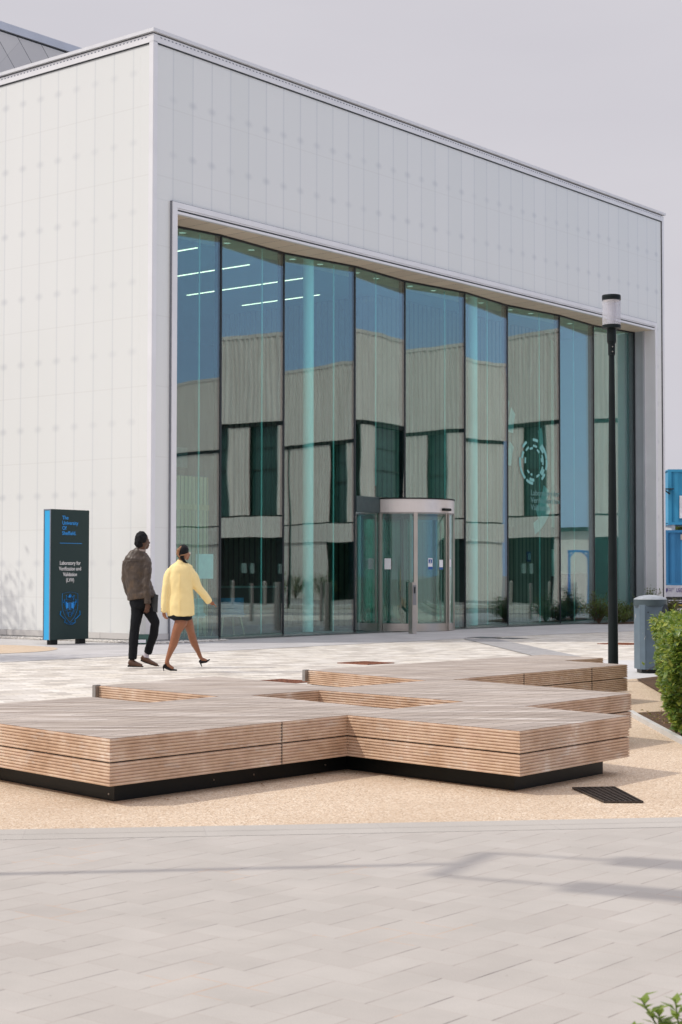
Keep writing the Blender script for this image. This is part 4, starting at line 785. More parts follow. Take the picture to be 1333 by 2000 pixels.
# ------------------------------------------------------------------ leaves
def leaf(mb, p, dirv, up, L, w, fold=0.25):
    dirv = dirv.normalized(); side = dirv.cross(up)
    side = side.normalized() if side.length > 1e-4 else Vector((1, 0, 0)); nn_ = side.cross(dirv).normalized(); v = mb.b.verts.new
    a = v(p); tip = v(p + dirv * L - nn_ * L * 0.12); mid = v(p + dirv * L * 0.5 + nn_ * L * 0.03)
    l1 = v(p + dirv * L * 0.40 + side * w + nn_ * w * fold); r1 = v(p + dirv * L * 0.40 - side * w + nn_ * w * fold)
    mb.b.faces.new((a, l1, mid)); mb.b.faces.new((a, mid, r1)); mb.b.faces.new((l1, tip, mid)); mb.b.faces.new((mid, tip, r1))
def rv(r): return Vector((r.uniform(-1, 1), r.uniform(-1, 1), r.uniform(-1, 1)))
M_HEDGE = mat_leaf('hedge_leaves', (0.035, 0.085, 0.018), (0.12, 0.20, 0.035), (0.48, 0.50, 0.09), 0.35)
hg = empty('hedge', (3.9, 16.5, 0), 0, 'leafy green hedge at the right edge, growing in the bark bed', 'hedge')
rnd = random.Random(5)
def hx0(y, z): return 2.77 + (y - 13.3) * 0.170 + 0.09 * sin(y * 2.3) + 0.05 * sin(y * 5.1 + z * 4) - 0.10 * max(0, z - 0.55) + (0.10 if z < 0.25 else 0) * (1 - z / 0.25)
m = MB()
for k in range(22000):
    fz = rnd.random(); y = 12.9 + rnd.random() ** 1.15 * 7.8; z = 0.04 + fz * 0.77 + 0.06 * sin(y * 3) * fz
    side = rnd.random()
    if side < 0.42: x = hx0(y, z) + rnd.random() ** 2 * 0.22
    elif side < 0.72: x = hx0(y, 0.9) + rnd.random() * 1.3; z = 0.81 - rnd.random() ** 1.5 * 0.16 + 0.07 * noise.noise(Vector((x * 3, y * 3, 0)))
    else: y = 12.9 + rnd.random() ** 2 * 0.3 + 0.08 * sin(z * 9); x = hx0(y, z) + rnd.random() * 1.3
    if noise.noise(Vector((x * 4.5, y * 4.5, z * 5))) < -0.30: continue
    p = Vector((x, y, z)); dv = Vector((-0.6, -0.7, 0.15)) + rv(rnd) * 0.9; leaf(m, p, dv, Vector((0, 0, 1)) + rv(rnd) * 0.7, rnd.uniform(0.042, 0.075), rnd.uniform(0.014, 0.026))
for k in range(46):                                # shoots standing out of the clipped surface
    y = 13.3 + rnd.random() * 5; x = hx0(y, 0.9) + rnd.random() * 0.9; p = Vector((x, y, 0.77)); d_ = Vector((rnd.uniform(-.5, .2), rnd.uniform(-.5, .2), 1)).normalized(); L_ = rnd.uniform(0.08, 0.22)
    for q in range(6): leaf(m, p + d_ * L_ * q / 5, d_ * 0.4 + rv(rnd), Vector((0, 0, 1)), 0.055, 0.018)
p = Vector((2.98, 14.2, 0.62)); d_ = Vector((-0.75, -0.1, -0.22)).normalized()
for q in range(8): leaf(m, p + d_ * 0.38 * q / 7, d_ * 0.5 + rv(rnd) * 0.8, Vector((0, 0, 1)), 0.05, 0.017)
o = m.build('foliage', M_HEDGE); o.parent = hg; o.matrix_parent_inverse = Matrix.Translation((-3.9, -16.5, 0))
m = MB(); rnd = random.Random(9)
for k in range(60):
    y = 13.45 + rnd.random() * 7; x = hx0(y, 0.3) + 0.12 + rnd.random() * 0.9; p = Vector((x, y, 0.0)); m.tube([p, p + Vector((rnd.uniform(-.05, .05), rnd.uniform(-.05, .05), 0.35)), p + Vector((rnd.uniform(-.15, .15), rnd.uniform(-.15, .15), 0.7))], [0.012, 0.009, 0.004], 5)
m.tube([Vector((3.0, 14.2, 0.60)), Vector((2.8, 14.17, 0.56)), Vector((2.64, 14.15, 0.47))], [0.004, 0.003, 0.002], 5)
o = m.build('stems', simple('twig_bark', (0.10, 0.06, 0.04), 0.85)); o.parent = hg; o.matrix_parent_inverse = Matrix.Translation((-3.9, -16.5, 0))

def shrub(x, y, r, h, n, mat, label, L=0.06, group='low shrubs against the glass', name='shrub', wv=0.3, seed=1):
    rnd = random.Random(seed); t = empty(name, (x, y, 0), 0, label, 'shrub', group); m = MB(); st = MB()
    for k in range(26):
        a = rnd.uniform(0, 2 * pi); e = rnd.uniform(0.15, 1.0); tip = Vector((cos(a) * r * e, sin(a) * r * e, h * (1.05 - 0.55 * e * e) * rnd.uniform(0.7, 1.1))); st.tube([(0, 0, 0), tip * 0.5 + Vector((0, 0, h * 0.12)), tip], [0.012, 0.008, 0.003], 5)
        for q in range(n // 26):
            s_ = rnd.uniform(0.25, 1.0); p = tip * s_ + Vector((0, 0, h * 0.12 * (1 - s_))) + rv(rnd) * 0.09; leaf(m, p, tip * 0.6 + rv(rnd) * r, Vector((0, 0, 1)), L * rnd.uniform(0.6, 1.2), L * wv)
    m.build('foliage', mat, t); st.build('stems', bpy.data.materials['twig_bark'], t); return t
M_SHR = mat_leaf('shrub_leaves', (0.035, 0.06, 0.02), (0.07, 0.11, 0.03), (0.16, 0.15, 0.06), 0.5)
M_SHR2 = mat_leaf('shrub_leaves_warm', (0.06, 0.08, 0.03), (0.14, 0.13, 0.05), (0.28, 0.14, 0.06), 0.5)
for k, (s_, off, r, h, mt, lb) in enumerate(((16.35, 0.25, 0.55, 0.75, M_SHR, 'dark green shrub in front of the glass, leftmost of the row'), (17.1, 0.35, 0.6, 0.45, M_SHR, 'low spreading shrub second from the left by the glass'), (17.9, 0.15, 0.6, 0.60, M_SHR, 'rounded shrub hidden partly behind the lamp post'), (18.55, 0.5, 0.55, 0.5, M_SHR2, 'reddish brown shrub just right of the lamp post'), (19.2, 0.25, 0.6, 0.85, M_SHR, 'taller bushy shrub right of the lamp post'), (19.7, 0.7, 0.6, 0.55, M_SHR2, 'warm brown shrub beside the bin'))):
    x, y = loc2(s_, off); shrub(x, y, r, h, 1500, mt, lb, seed=20 + k)
sheet('shrub_bed', [loc2(15.9, 0.02), loc2(16.4, 0.8), loc2(17.6, 1.25), loc2(21.6, 1.7), loc2(21.6, 0.02)], -0.006, M_SOIL)
for k in range(0):
    pass
# blurred sprigs in the near right corner
M_NEAR = mat_leaf('near_leaves', (0.10, 0.17, 0.02), (0.20, 0.28, 0.035), (0.32, 0.40, 0.08), 0.45)
ns = empty('near_shrub', (0.90, 4.32, 0), 0, 'out of focus sprigs of a green shrub in the bottom right corner', 'shrub'); rnd = random.Random(4); m = MB(); st = MB()
for (tx, ty, tz) in ((-0.16, -0.02, 0.10), (-0.11, 0.05, 0.155), (-0.03, -0.02, 0.17), (-0.05, 0.0, 0.10), (0.02, -0.03, 0.13), (0.08, 0.02, 0.17), (-0.20, 0.03, 0.07), (0.14, -0.05, 0.12), (-0.14, -0.03, 0.05), (0.03, 0.04, 0.15), (-0.07, 0.03, 0.13)):
    tip = Vector((tx * 0.95, ty, tz * 1.15)); st.tube([(tx * 0.2, ty * 0.2, 0.0), tip * 0.55, tip], [0.005, 0.003, 0.0015], 6)
    for q in range(14): a = q * 2.4; leaf(m, tip * (0.45 + 0.55 * q / 13), Vector((cos(a), sin(a), 0.65)), Vector((0, 0, 1)), 0.050, 0.012)
m.build('foliage', M_NEAR, ns); st.build('stems', simple('green_stem', (0.12, 0.16, 0.04), 0.6), ns)

# a street tree beyond the left edge: its shade falls on the plaza and the pale wall
def tree(x, y, h, r, n, mat, label, L=0.1, seed=2, trunk=0.35, name='tree', group=None):
    rnd = random.Random(seed); t = empty(name, (x, y, 0), 0, label, 'tree', group); tr_ = MB(); m = MB()
    tr_.tube([(0, 0, -0.02), (0.03, 0.02, h * 0.3), (-0.02, 0.05, h * 0.62), (0.0, 0.0, h * 0.9)], [0.02 * h, 0.015 * h, 0.009 * h, 0.003 * h], 10)
    tips = []
    for k in range(26):
        a = rnd.uniform(0, 2 * pi); z0 = h * rnd.uniform(trunk, 0.85); e = r * rnd.uniform(0.45, 1.0); tip = Vector((cos(a) * e, sin(a) * e, min(h, z0 + h * rnd.uniform(0.05, 0.25)))); tips.append(tip); tr_.tube([(0, 0, z0), (tip.x * .5, tip.y * .5, (z0 + tip.z) / 2 + 0.1), tip], [0.006 * h, 0.004 * h, 0.001 * h], 6)
    tr_.build('trunk', bpy.data.materials['twig_bark'], t)
    for k in range(n):
        c = rnd.choice(tips) * rnd.uniform(0.55, 1.0) if rnd.random() < .85 else Vector((0, 0, h * rnd.uniform(.5, .95))); c = Vector((c.x, c.y, max(c.z, h * trunk)))
        leaf(m, c + Vector((rnd.gauss(0, 1), rnd.gauss(0, 1), rnd.gauss(0, .8))) * r * 0.17, rv(rnd), Vector((0, 0, 1)) + rv(rnd), L, L * 0.35)
    m.build('crown', mat, t); return t
tree(-8.1, 25.3, 4.2, 1.25, 3200, M_SHR, 'young street tree out of frame left, shading the plaza', 0.11, 2)
tree(-13.3, 33.6, 7.2, 1.5, 6500, M_SHR, 'young street tree out of frame left, shading the pale wall', 0.11, 3)
for k, (x, y, h) in enumerate(((19.6, 94, 5.2), (24, 98, 5.6))): tree(x, y, h, 3.2, 2600, M_SHR, ('leafy tree between the stacked blue containers', 'leafy tree behind the stacked blue containers')[k], 0.5, 30 + k, 0.15, group='trees behind the containers')

# ------------------------------------------------------------------ people
def joint_tubes(mb, chain, n=16):
    """chain: list of (x, y, z, rx, ry): a limb as elliptical rings; ring planes follow the limb"""
    P = [Vector(c[:3]) for c in chain]; rings = []
    for i, c in enumerate(chain):
        t = (P[min(i + 1, len(P) - 1)] - P[max(i - 1, 0)]).normalized(); Y = Vector((0, 1, 0))
        if abs(t.dot(Y)) > 0.93: Y = Vector((0, 0, 1))
        a = Y.cross(t).normalized(); b = t.cross(a).normalized()
        rings.append([mb.b.verts.new(P[i] + a * c[3] * cos(2 * pi * k / n) + b * c[4] * sin(2 * pi * k / n)) for k in range(n)])
    for i in range(len(rings) - 1):
        for k in range(n): mb.b.faces.new((rings[i][k], rings[i][(k + 1) % n], rings[i + 1][(k + 1) % n], rings[i + 1][k]))
    for r, s in ((rings[0], -1), (rings[-1], 1)):
        c = sum((v.co for v in r), Vector()) / n; nv = mb.b.verts.new(c + (P[0] - P[1] if s < 0 else P[-1] - P[-2]).normalized() * min(chain[0 if s < 0 else -1][3], chain[0 if s < 0 else -1][4]) * 0.45)
        for k in range(n): mb.b.faces.new((r[k], r[(k + 1) % n], nv))
def ball(mb, c, r, sub=3):
    v = bmesh.ops.create_icosphere(mb.b, subdivisions=sub, radius=1.0)['verts']; bmesh.ops.transform(mb.b, matrix=Matrix.Translation(c) @ Matrix.Diagonal((*r, 1)), verts=v); return v
def fuse(mb, name, mat, parent, voxel=0.008, it=4, wr=0.0, ws=9.0):
    o = mb.build(name, mat, parent)
    r = o.modifiers.new('r', 'REMESH'); r.mode = 'VOXEL'; r.voxel_size = voxel
    s = o.modifiers.new('s', 'SMOOTH'); s.factor = 0.6; s.iterations = it
    bake(o)
    if wr:                                  # cloth folds
        me = o.data
        for v in me.vertices:
            p = v.co; f = noise.noise(Vector((p.x * ws, p.y * ws, p.z * ws * 0.55))) + 0.5 * noise.noise(Vector((p.x * ws * 2.2, p.y * ws * 2.2, p.z * ws * 1.6 + 7)))
            v.co = p + v.normal * f * wr
    me = o.data; me.materials.clear(); me.materials.append(mat)
    for p in me.polygons: p.use_smooth = True
    return o
def hand(mb, w, d, palmn, mir, sc=1.0):
    """w: wrist, d: direction towards the fingertips, palmn: direction the curled fingers close to"""
    d = d.normalized(); pn = (palmn - d * palmn.dot(d)).normalized(); s = d.cross(pn).normalized() * mir
    def P(a, b, c): return w + (d * a + s * b + pn * c) * sc
    def ch(pts, r0, r1):
        n = len(pts); joint_tubes(mb, [(*p, (r0 + (r1 - r0) * k / (n - 1)) * sc, (r0 + (r1 - r0) * k / (n - 1)) * sc) for k, p in enumerate(pts)], 10)
    joint_tubes(mb, [(*P(-0.03, 0, 0), 0.024 * sc, 0.024 * sc), (*P(0.0, 0, 0), 0.026 * sc, 0.02 * sc), (*P(0.04, 0, 0), 0.036 * sc, 0.018 * sc), (*P(0.085, 0, 0), 0.038 * sc, 0.016 * sc)], 14)
    for k, (b, L) in enumerate(((0.030, 0.072), (0.010, 0.080), (-0.011, 0.075), (-0.031, 0.058))):
        ch([P(0.075, b, 0), P(0.085 + L * 0.42, b * 1.12, 0.012), P(0.085 + L * 0.70, b * 1.14, 0.034), P(0.085 + L * 0.80, b * 1.1, 0.055)], 0.0092, 0.0072)
    ch([P(0.015, 0.026, 0.004), P(0.045, 0.050, 0.014), P(0.075, 0.056, 0.030), P(0.095, 0.050, 0.044)], 0.012, 0.008)

M_SKIN1 = simple('deep_brown_skin', (0.085, 0.035, 0.018), 0.45, 0, 0.1, 6, Subsurface_Weight=0.05)
M_SKIN2 = simple('warm_brown_skin', (0.27, 0.105, 0.048), 0.40, 0, 0.08, 6, Subsurface_Weight=0.05)
M_HAIR = simple('black_hair', (0.008, 0.008, 0.010), 0.6, 0, 0.3, 40, 0.6, 120, Specular_IOR_Level=0.18)
M_HAIRT = simple('tan_hair', (0.30, 0.15, 0.07), 0.5, 0, 0.2, 30, 0.4, 120)
nn = NT('brown_leather'); v = nn.coord(); a = nn.noise(v, 7, 5, 0.65); f = nn.noise(v, 55, 4, 0.6)
c = nn.ramp(a, [(0.30, (0.040, 0.027, 0.019)), (0.5, (0.065, 0.045, 0.032)), (0.66, (0.10, 0.064, 0.038)), (0.8, (0.15, 0.10, 0.065))]); c = nn.mix(0.35, c, nn.ramp(f, [(0.3, (0.3, 0.3, 0.3)), (0.7, (0.65, 0.65, 0.65))]), 'OVERLAY')
nn.bsdf(c, 0.46, 0, nn.bump(f, 0.35, 0.004)); M_LEATHER = nn.m
M_TROUS = simple('black_cloth', (0.006, 0.007, 0.009), 0.75, 0, 0.3, 9, Specular_IOR_Level=0.18); M_SHOEB = simple('brown_shoe_leather', (0.10, 0.045, 0.022), 0.32, 0, 0.3, 8); M_SOLE = simple('dark_sole', (0.015, 0.012, 0.010), 0.6)
M_YJ = simple('yellow_blazer_cloth', (0.88, 0.70, 0.33), 0.72, 0, 0.03, 10); M_BSH = simple('black_suede', (0.010, 0.010, 0.012), 0.6, Specular_IOR_Level=0.18); M_SOCK = simple('white_sock', (0.55, 0.50, 0.55), 0.8); M_COLLAR = simple('light_shirt', (0.38, 0.31, 0.28), 0.8)

# --- man
man = empty('person', (-2.795, 22.876, 0), 0, 'man in a brown leather jacket and black trousers walking away, holding a dark folder', 'person')
def mc(cx_, cz_, y=0.0): return ((cx_ - 410) * 0.001291, y, (1575 - cz_) * 0.001291)
b = MB()
joint_tubes(b, [(*mc(405, 330, 0.02), 0.060, 0.06), (*mc(412, 290, 0.01), 0.055, 0.058), (*mc(420, 255, 0.015), 0.055, 0.06)])          # neck
ball(b, mc(424, 205, 0.01), (0.080, 0.100, 0.118)); ball(b, mc(446, 232, 0.055), (0.056, 0.062, 0.080)); ball(b, mc(452, 272, 0.06), (0.044, 0.050, 0.040))                                  # skull and jaw, turned to the right
ball(b, mc(486, 228, 0.085), (0.016, 0.018, 0.020), 2); ball(b, mc(480, 258, 0.075), (0.017, 0.018, 0.014), 2); ball(b, mc(478, 198, 0.065), (0.018, 0.016, 0.012), 2)   # nose, lips, brow
ball(b, mc(462, 222, 0.0), (0.010, 0.020, 0.032), 2)                                                                                       # ear
joint_tubes(b, [(*mc(405, 340, 0.03), 0.09, 0.07), (*mc(390, 500, 0.04), 0.16, 0.10), (*mc(385, 700, 0.03), 0.12, 0.09), (*mc(395, 860, 0.02), 0.12, 0.09)])  # trunk under the clothes
joint_tubes(b, [(*mc(480, 430, 0.0), 0.05, 0.05), (*mc(462, 660, -0.06), 0.042, 0.042), (*mc(488, 880, -0.09), 0.027, 0.027)])
joint_tubes(b, [(*mc(240, 430, 0.06), 0.05, 0.05), (*mc(220, 640, 0.10), 0.042, 0.042), (*mc(290, 830, 0.22), 0.028, 0.028)])
hand(b, Vector(mc(487, 885, -0.09)), Vector((0.0, 0.02, -1)), Vector((-0.5, 0.8, 0)), 1, 0.95); hand(b, Vector(mc(292, 835, 0.22)), Vector((0.3, 0.1, -1)), Vector((0.6, 0.5, 0)), -1, 0.95)
for ch in ([mc(370, 850, 0.02), mc(348, 1130, 0.0), mc(322, 1470, 0.0)], [mc(455, 850, 0.04), mc(560, 1110, 0.05), mc(468, 1440, 0.16)]):
    joint_tubes(b, [(*ch[0], 0.055, 0.06), (*ch[1], 0.040, 0.045), (*[(ch[1][q] * .6 + ch[2][q] * .4) for q in range(3)], 0.036, 0.04), (*ch[2], 0.030, 0.032)])
joint_tubes(b, [(*mc(322, 1450, 0.0), 0.034, 0.036), (*mc(322, 1535, 0.0), 0.036, 0.036), (*mc(400, 1555, -0.01), 0.030, 0.028)]); joint_tubes(b, [(*mc(466, 1430, 0.16), 0.034, 0.034), (*mc(440, 1490, 0.16), 0.034, 0.034), (*mc(560, 1555, 0.16), 0.028, 0.024)])
fuse(b, 'body', M_SKIN1, man, 0.0065, 3)
hr = MB(); ball(hr, mc(410, 188, -0.010), (0.090, 0.104, 0.110)); ball(hr, mc(395, 232, -0.04), (0.072, 0.060, 0.070))
ho = fuse(hr, 'hair', M_HAIR, man, 0.006, 1, 0.010, 45)
cl = MB(); joint_tubes(cl, [(*mc(408, 312, 0.015), 0.067, 0.068), (*mc(411, 296, 0.012), 0.062, 0.064)]); cl.build('shirt_collar', M_COLLAR, man, True)
j = MB()
joint_tubes(j, [(*mc(408, 292, 0.02), 0.070, 0.072), (*mc(400, 318, 0.03), 0.085, 0.085), (*mc(376, 352, 0.03), 0.130, 0.095), (*mc(364, 400, 0.03), 0.172, 0.118), (*mc(362, 500, 0.04), 0.185, 0.138), (*mc(368, 640, 0.04), 0.172, 0.140), (*mc(398, 740, 0.03), 0.184, 0.142), (*mc(414, 825, 0.02), 0.200, 0.143)], 28)
joint_tubes(j, [(*mc(300, 362, 0.03), 0.050, 0.07), (*mc(376, 346, 0.03), 0.062, 0.085), (*mc(444, 360, 0.02), 0.052, 0.075)], 20)
joint_tubes(j, [(*mc(440, 372, 0.02), 0.050, 0.070), (*mc(478, 448, -0.01), 0.066, 0.072), (*mc(478, 560, -0.04), 0.064, 0.066), (*mc(468, 660, -0.06), 0.060, 0.060), (*mc(478, 780, -0.08), 0.052, 0.052), (*mc(490, 880, -0.09), 0.048, 0.046)], 20)
joint_tubes(j, [(*mc(292, 378, 0.04), 0.050, 0.070), (*mc(246, 462, 0.06), 0.064, 0.072), (*mc(226, 620, 0.09), 0.056, 0.064), (*mc(250, 740, 0.16), 0.050, 0.055), (*mc(282, 815, 0.21), 0.044, 0.046)], 20)
fuse(j, 'leather_jacket', M_LEATHER, man, 0.0085, 7, 0.013, 13)
cu = MB(); joint_tubes(cu, [(*mc(489, 850, -0.0905), 0.0505, 0.049), (*mc(490, 884, -0.09), 0.0505, 0.049)], 20); cu.build('jacket_cuff', M_LEATHER, man, True)
hb = MB(); joint_tubes(hb, [(*mc(412, 805, 0.02), 0.198, 0.142), (*mc(416, 830, 0.02), 0.200, 0.144)], 28); fuse(hb, 'jacket_hem', M_LEATHER, man, 0.009, 2, 0.004, 9)
tr_ = MB()
joint_tubes(tr_, [(*mc(410, 800, 0.02), 0.168, 0.118), (*mc(408, 880, 0.02), 0.165, 0.12), (*mc(412, 930, 0.02), 0.15, 0.115)], 24)
joint_tubes(tr_, [(*mc(362, 880, 0.02), 0.090, 0.10), (*mc(366, 1000, 0.01), 0.084, 0.09), (*mc(346, 1140, 0.0), 0.070, 0.075), (*mc(332, 1300, 0.0), 0.064, 0.070), (*mc(322, 1485, 0.0), 0.060, 0.066)], 20)
joint_tubes(tr_, [(*mc(462, 880, 0.03), 0.090, 0.10), (*mc(512, 1000, 0.04), 0.084, 0.088), (*mc(562, 1100, 0.06), 0.066, 0.074), (*mc(542, 1220, 0.09), 0.062, 0.068), (*mc(500, 1340, 0.13), 0.060, 0.064), (*mc(472, 1425, 0.16), 0.058, 0.062)], 20)
fuse(tr_, 'trousers', M_TROUS, man, 0.0085, 4, 0.007, 11)
sk = MB(); joint_tubes(sk, [(*mc(462, 1425, 0.16), 0.040, 0.040), (*mc(452, 1475, 0.16), 0.042, 0.042)]); sk.build('sock', M_SOCK, man, True)
def shoe(name, pts, mat, par): m = MB(); joint_tubes(m, pts, 16); return fuse(m, name, mat, par, 0.006, 2)
shoe('shoe', [(*mc(284, 1532, 0.0), 0.044, 0.040), (*mc(318, 1530, 0.0), 0.054, 0.044), (*mc(370, 1545, -0.01), 0.036, 0.044), (*mc(425, 1558, -0.02), 0.022, 0.036)], M_SHOEB, man)
shoe('shoe', [(*mc(405, 1478, 0.16), 0.034, 0.036), (*mc(432, 1488, 0.16), 0.046, 0.044), (*mc(500, 1528, 0.16), 0.036, 0.042), (*mc(580, 1560, 0.155), 0.020, 0.034)], M_SHOEB, man)
m = MB(); m.tube([mc(272, 1562, 0.0), mc(300, 1564, 0.0), mc(438, 1567, -0.02)], [(0.038, 0.014), (0.040, 0.013), (0.030, 0.010)], 14); m.build('shoe_sole', M_SOLE, man, True)
m = MB(); m.tube([mc(398, 1504, 0.16), mc(440, 1526, 0.16), mc(520, 1554, 0.16), mc(594, 1568, 0.155)], [(0.032, 0.016), (0.036, 0.012), (0.036, 0.010), (0.024, 0.008)], 14); m.build('shoe_sole', M_SOLE, man, True)
sy = MB(); sy.tube([mc(238, 432, -0.062), mc(300, 424, -0.088), mc(370, 420, -0.100), mc(430, 426, -0.092)], 0.004, 6); sy.build('yoke_seam', M_LEATHER, man)
# folder held under the hand
fd = empty('folder', (-2.795, 22.876, 0), 0, 'dark charcoal folder held flat in the right hand of the man in the leather jacket', 'folder')
q0, q1, q2, q3 = [Vector(p) for p in (mc(388, 735, 0.03), mc(598, 795, -0.03), mc(590, 985, -0.03), mc(374, 915, 0.03))]
m = MB(); nrm = (q1 - q0).cross(q3 - q0).normalized() * 0.009; m.b.faces.new([m.b.verts.new(v + nrm) for v in (q0, q1, q2, q3)]); m.b.faces.new([m.b.verts.new(v - nrm) for v in (q3, q2, q1, q0)])
for p0, p1 in ((q0, q1), (q1, q2), (q2, q3), (q3, q0)): m.b.faces.new([m.b.verts.new(v) for v in (p0 + nrm, p0 - nrm, p1 - nrm, p1 + nrm)])
m.build('folder_cover', simple('charcoal_card', (0.028, 0.032, 0.035), 0.45), fd)
m = MB()
for c_ in (q2, q3): m.tube([c_ * 0.93 + (q0 + q2) / 2 * 0.07 + nrm, c_ + nrm], [0.006, 0.006], 8)
m.build('folder_corners', simple('brass', (0.55, 0.45, 0.28), 0.3, 0.8), fd)

# --- woman
wom = empty('person', (-2.234, 21.925, 0), 0, 'woman in a yellow blazer, short black skirt and black heels walking away', 'person')
def wc(cx_, cz_, y=0.0): return ((cx_ - 834) * 0.001236, y, (1625 - cz_) * 0.001236)
wom.location.x = -2.234 + (834 / 5.554 + 200 - 340) * 21.925 / 3191.4
b = MB()
joint_tubes(b, [(*wc(850, 470, 0.02), 0.05, 0.05), (*wc(856, 430, 0.0), 0.042, 0.044), (*wc(862, 395, 0.01), 0.044, 0.048)])
ball(b, wc(878, 340, 0.02), (0.068, 0.085, 0.098)); ball(b, wc(900, 365, 0.05), (0.046, 0.052, 0.062)); ball(b, wc(906, 396, 0.055), (0.034, 0.042, 0.032)); ball(b, wc(934, 366, 0.082), (0.013, 0.014, 0.016), 2); ball(b, wc(928, 390, 0.075), (0.014, 0.014, 0.010), 2); ball(b, wc(905, 362, -0.01), (0.008, 0.016, 0.025), 2)
joint_tubes(b, [(*wc(848, 480, 0.03), 0.08, 0.06), (*wc(845, 620, 0.03), 0.14, 0.09), (*wc(845, 800, 0.02), 0.12, 0.09), (*wc(840, 1000, 0.02), 0.15, 0.10)])
joint_tubes(b, [(*wc(965, 600, 0.03), 0.036, 0.036), (*wc(1015, 715, 0.06), 0.036, 0.036), (*wc(1150, 885, 0.16), 0.023, 0.023)]); hand(b, Vector(wc(1150, 885, 0.16)), Vector((0.9, 0.25, -0.25)), Vector((-0.3, 0.1, -1)), 1, 0.72)
joint_tubes(b, [(*wc(722, 600, 0.0), 0.036, 0.036), (*wc(682, 780, -0.02), 0.036, 0.036), (*wc(668, 985, -0.04), 0.023, 0.023)]); hand(b, Vector(wc(666, 985, -0.04)), Vector((0.25, 0.1, -1)), Vector((0.6, 0.6, 0)), -1, 0.72)
joint_tubes(b, [(*wc(862, 1010, 0.01), 0.085, 0.09), (*wc(852, 1100, -0.005), 0.086, 0.092), (*wc(806, 1200, -0.02), 0.062, 0.066), (*wc(792, 1260, -0.02), 0.060, 0.066), (*wc(772, 1330, 0.0), 0.056, 0.062), (*wc(732, 1430, 0.01), 0.038, 0.042), (*wc(706, 1505, 0.0), 0.028, 0.032), (*wc(700, 1545, -0.01), 0.028, 0.032)], 20)
joint_tubes(b, [(*wc(706, 1520, 0.0), 0.026, 0.030), (*wc(716, 1560, 0.0), 0.026, 0.028), (*wc(770, 1598, 0.0), 0.022, 0.030)])
joint_tubes(b, [(*wc(900, 1020, 0.07), 0.070, 0.085), (*wc(926, 1120, 0.12), 0.068, 0.080), (*wc(948, 1210, 0.18), 0.052, 0.060), (*wc(962, 1270, 0.20), 0.054, 0.062), (*wc(985, 1340, 0.23), 0.048, 0.055), (*wc(1020, 1420, 0.27), 0.032, 0.038), (*wc(1044, 1485, 0.30), 0.026, 0.030)], 20)
joint_tubes(b, [(*wc(1040, 1480, 0.30), 0.026, 0.028), (*wc(1062, 1508, 0.30), 0.026, 0.028), (*wc(1115, 1522, 0.30), 0.018, 0.026)])
fuse(b, 'body', M_SKIN2, wom, 0.0062, 3)
hr = MB(); ball(hr, wc(872, 318, 0.0), (0.076, 0.090, 0.082)); ball(hr, wc(850, 368, -0.045), (0.050, 0.045, 0.048)); joint_tubes(hr, [(*wc(862, 390, -0.04), 0.026, 0.026), (*wc(882, 430, -0.035), 0.020, 0.020), (*wc(922, 466, 0.0), 0.010, 0.010)])
fuse(hr, 'hair', M_HAIR, wom, 0.006, 2, 0.003, 60)
hr = MB(); joint_tubes(hr, [(*wc(858, 275, -0.055), 0.012, 0.012), (*wc(826, 315, -0.078), 0.024, 0.014), (*wc(820, 355, -0.072), 0.022, 0.014), (*wc(842, 392, -0.080), 0.012, 0.010)]); joint_tubes(hr, [(*wc(850, 372, -0.092), 0.008, 0.008), (*wc(890, 366, -0.080), 0.008, 0.008), (*wc(930, 345, -0.02), 0.006, 0.006)])
fuse(hr, 'tan_hair_streak', M_HAIRT, wom, 0.005, 1)
gl = MB(); joint_tubes(gl, [(*wc(930, 338, 0.085), 0.022, 0.006), (*wc(932, 358, 0.09), 0.020, 0.006)], 12); gl.build('glasses', simple('clear_frame', (0.7, 0.66, 0.62), 0.2), wom, True)
er = MB(); ball(er, wc(902, 396, -0.012), (0.007, 0.007, 0.010), 2); er.build('earring', simple('gold', (0.8, 0.55, 0.2), 0.25, 1.0), wom, True)
j = MB()
joint_tubes(j, [(*wc(856, 428, 0.012), 0.056, 0.056), (*wc(852, 455, 0.02), 0.078, 0.066), (*wc(848, 490, 0.02), 0.142, 0.090), (*wc(844, 540, 0.02), 0.172, 0.110), (*wc(840, 640, 0.02), 0.170, 0.125), (*wc(842, 780, 0.02), 0.168, 0.130), (*wc(845, 900, 0.02), 0.178, 0.140), (*wc(848, 1022, 0.03), 0.188, 0.150)], 28)
joint_tubes(j, [(*wc(738, 512, 0.02), 0.040, 0.07), (*wc(790, 494, 0.02), 0.048, 0.07), (*wc(852, 478, 0.02), 0.055, 0.075), (*wc(920, 492, 0.02), 0.048, 0.07), (*wc(962, 512, 0.02), 0.040, 0.07)], 20)
joint_tubes(j, [(*wc(950, 528, 0.02), 0.052, 0.070), (*wc(972, 585, 0.02), 0.066, 0.074), (*wc(996, 640, 0.04), 0.066, 0.070), (*wc(1030, 725, 0.07), 0.060, 0.064), (*wc(1090, 800, 0.11), 0.054, 0.056), (*wc(1152, 880, 0.16), 0.047, 0.048)], 20)
joint_tubes(j, [(*wc(738, 528, 0.02), 0.050, 0.068), (*wc(708, 600, 0.0), 0.060, 0.070), (*wc(690, 740, -0.02), 0.056, 0.064), (*wc(676, 880, -0.03), 0.050, 0.056), (*wc(668, 985, -0.04), 0.046, 0.048)], 20)
fuse(j, 'yellow_blazer', M_YJ, wom, 0.0085, 9, 0.011, 8)
co = MB(); joint_tubes(co, [(*wc(850, 462, 0.015), 0.078, 0.072), (*wc(856, 425, 0.010), 0.054, 0.056)], 24); co.build('blazer_collar', M_YJ, wom, True)
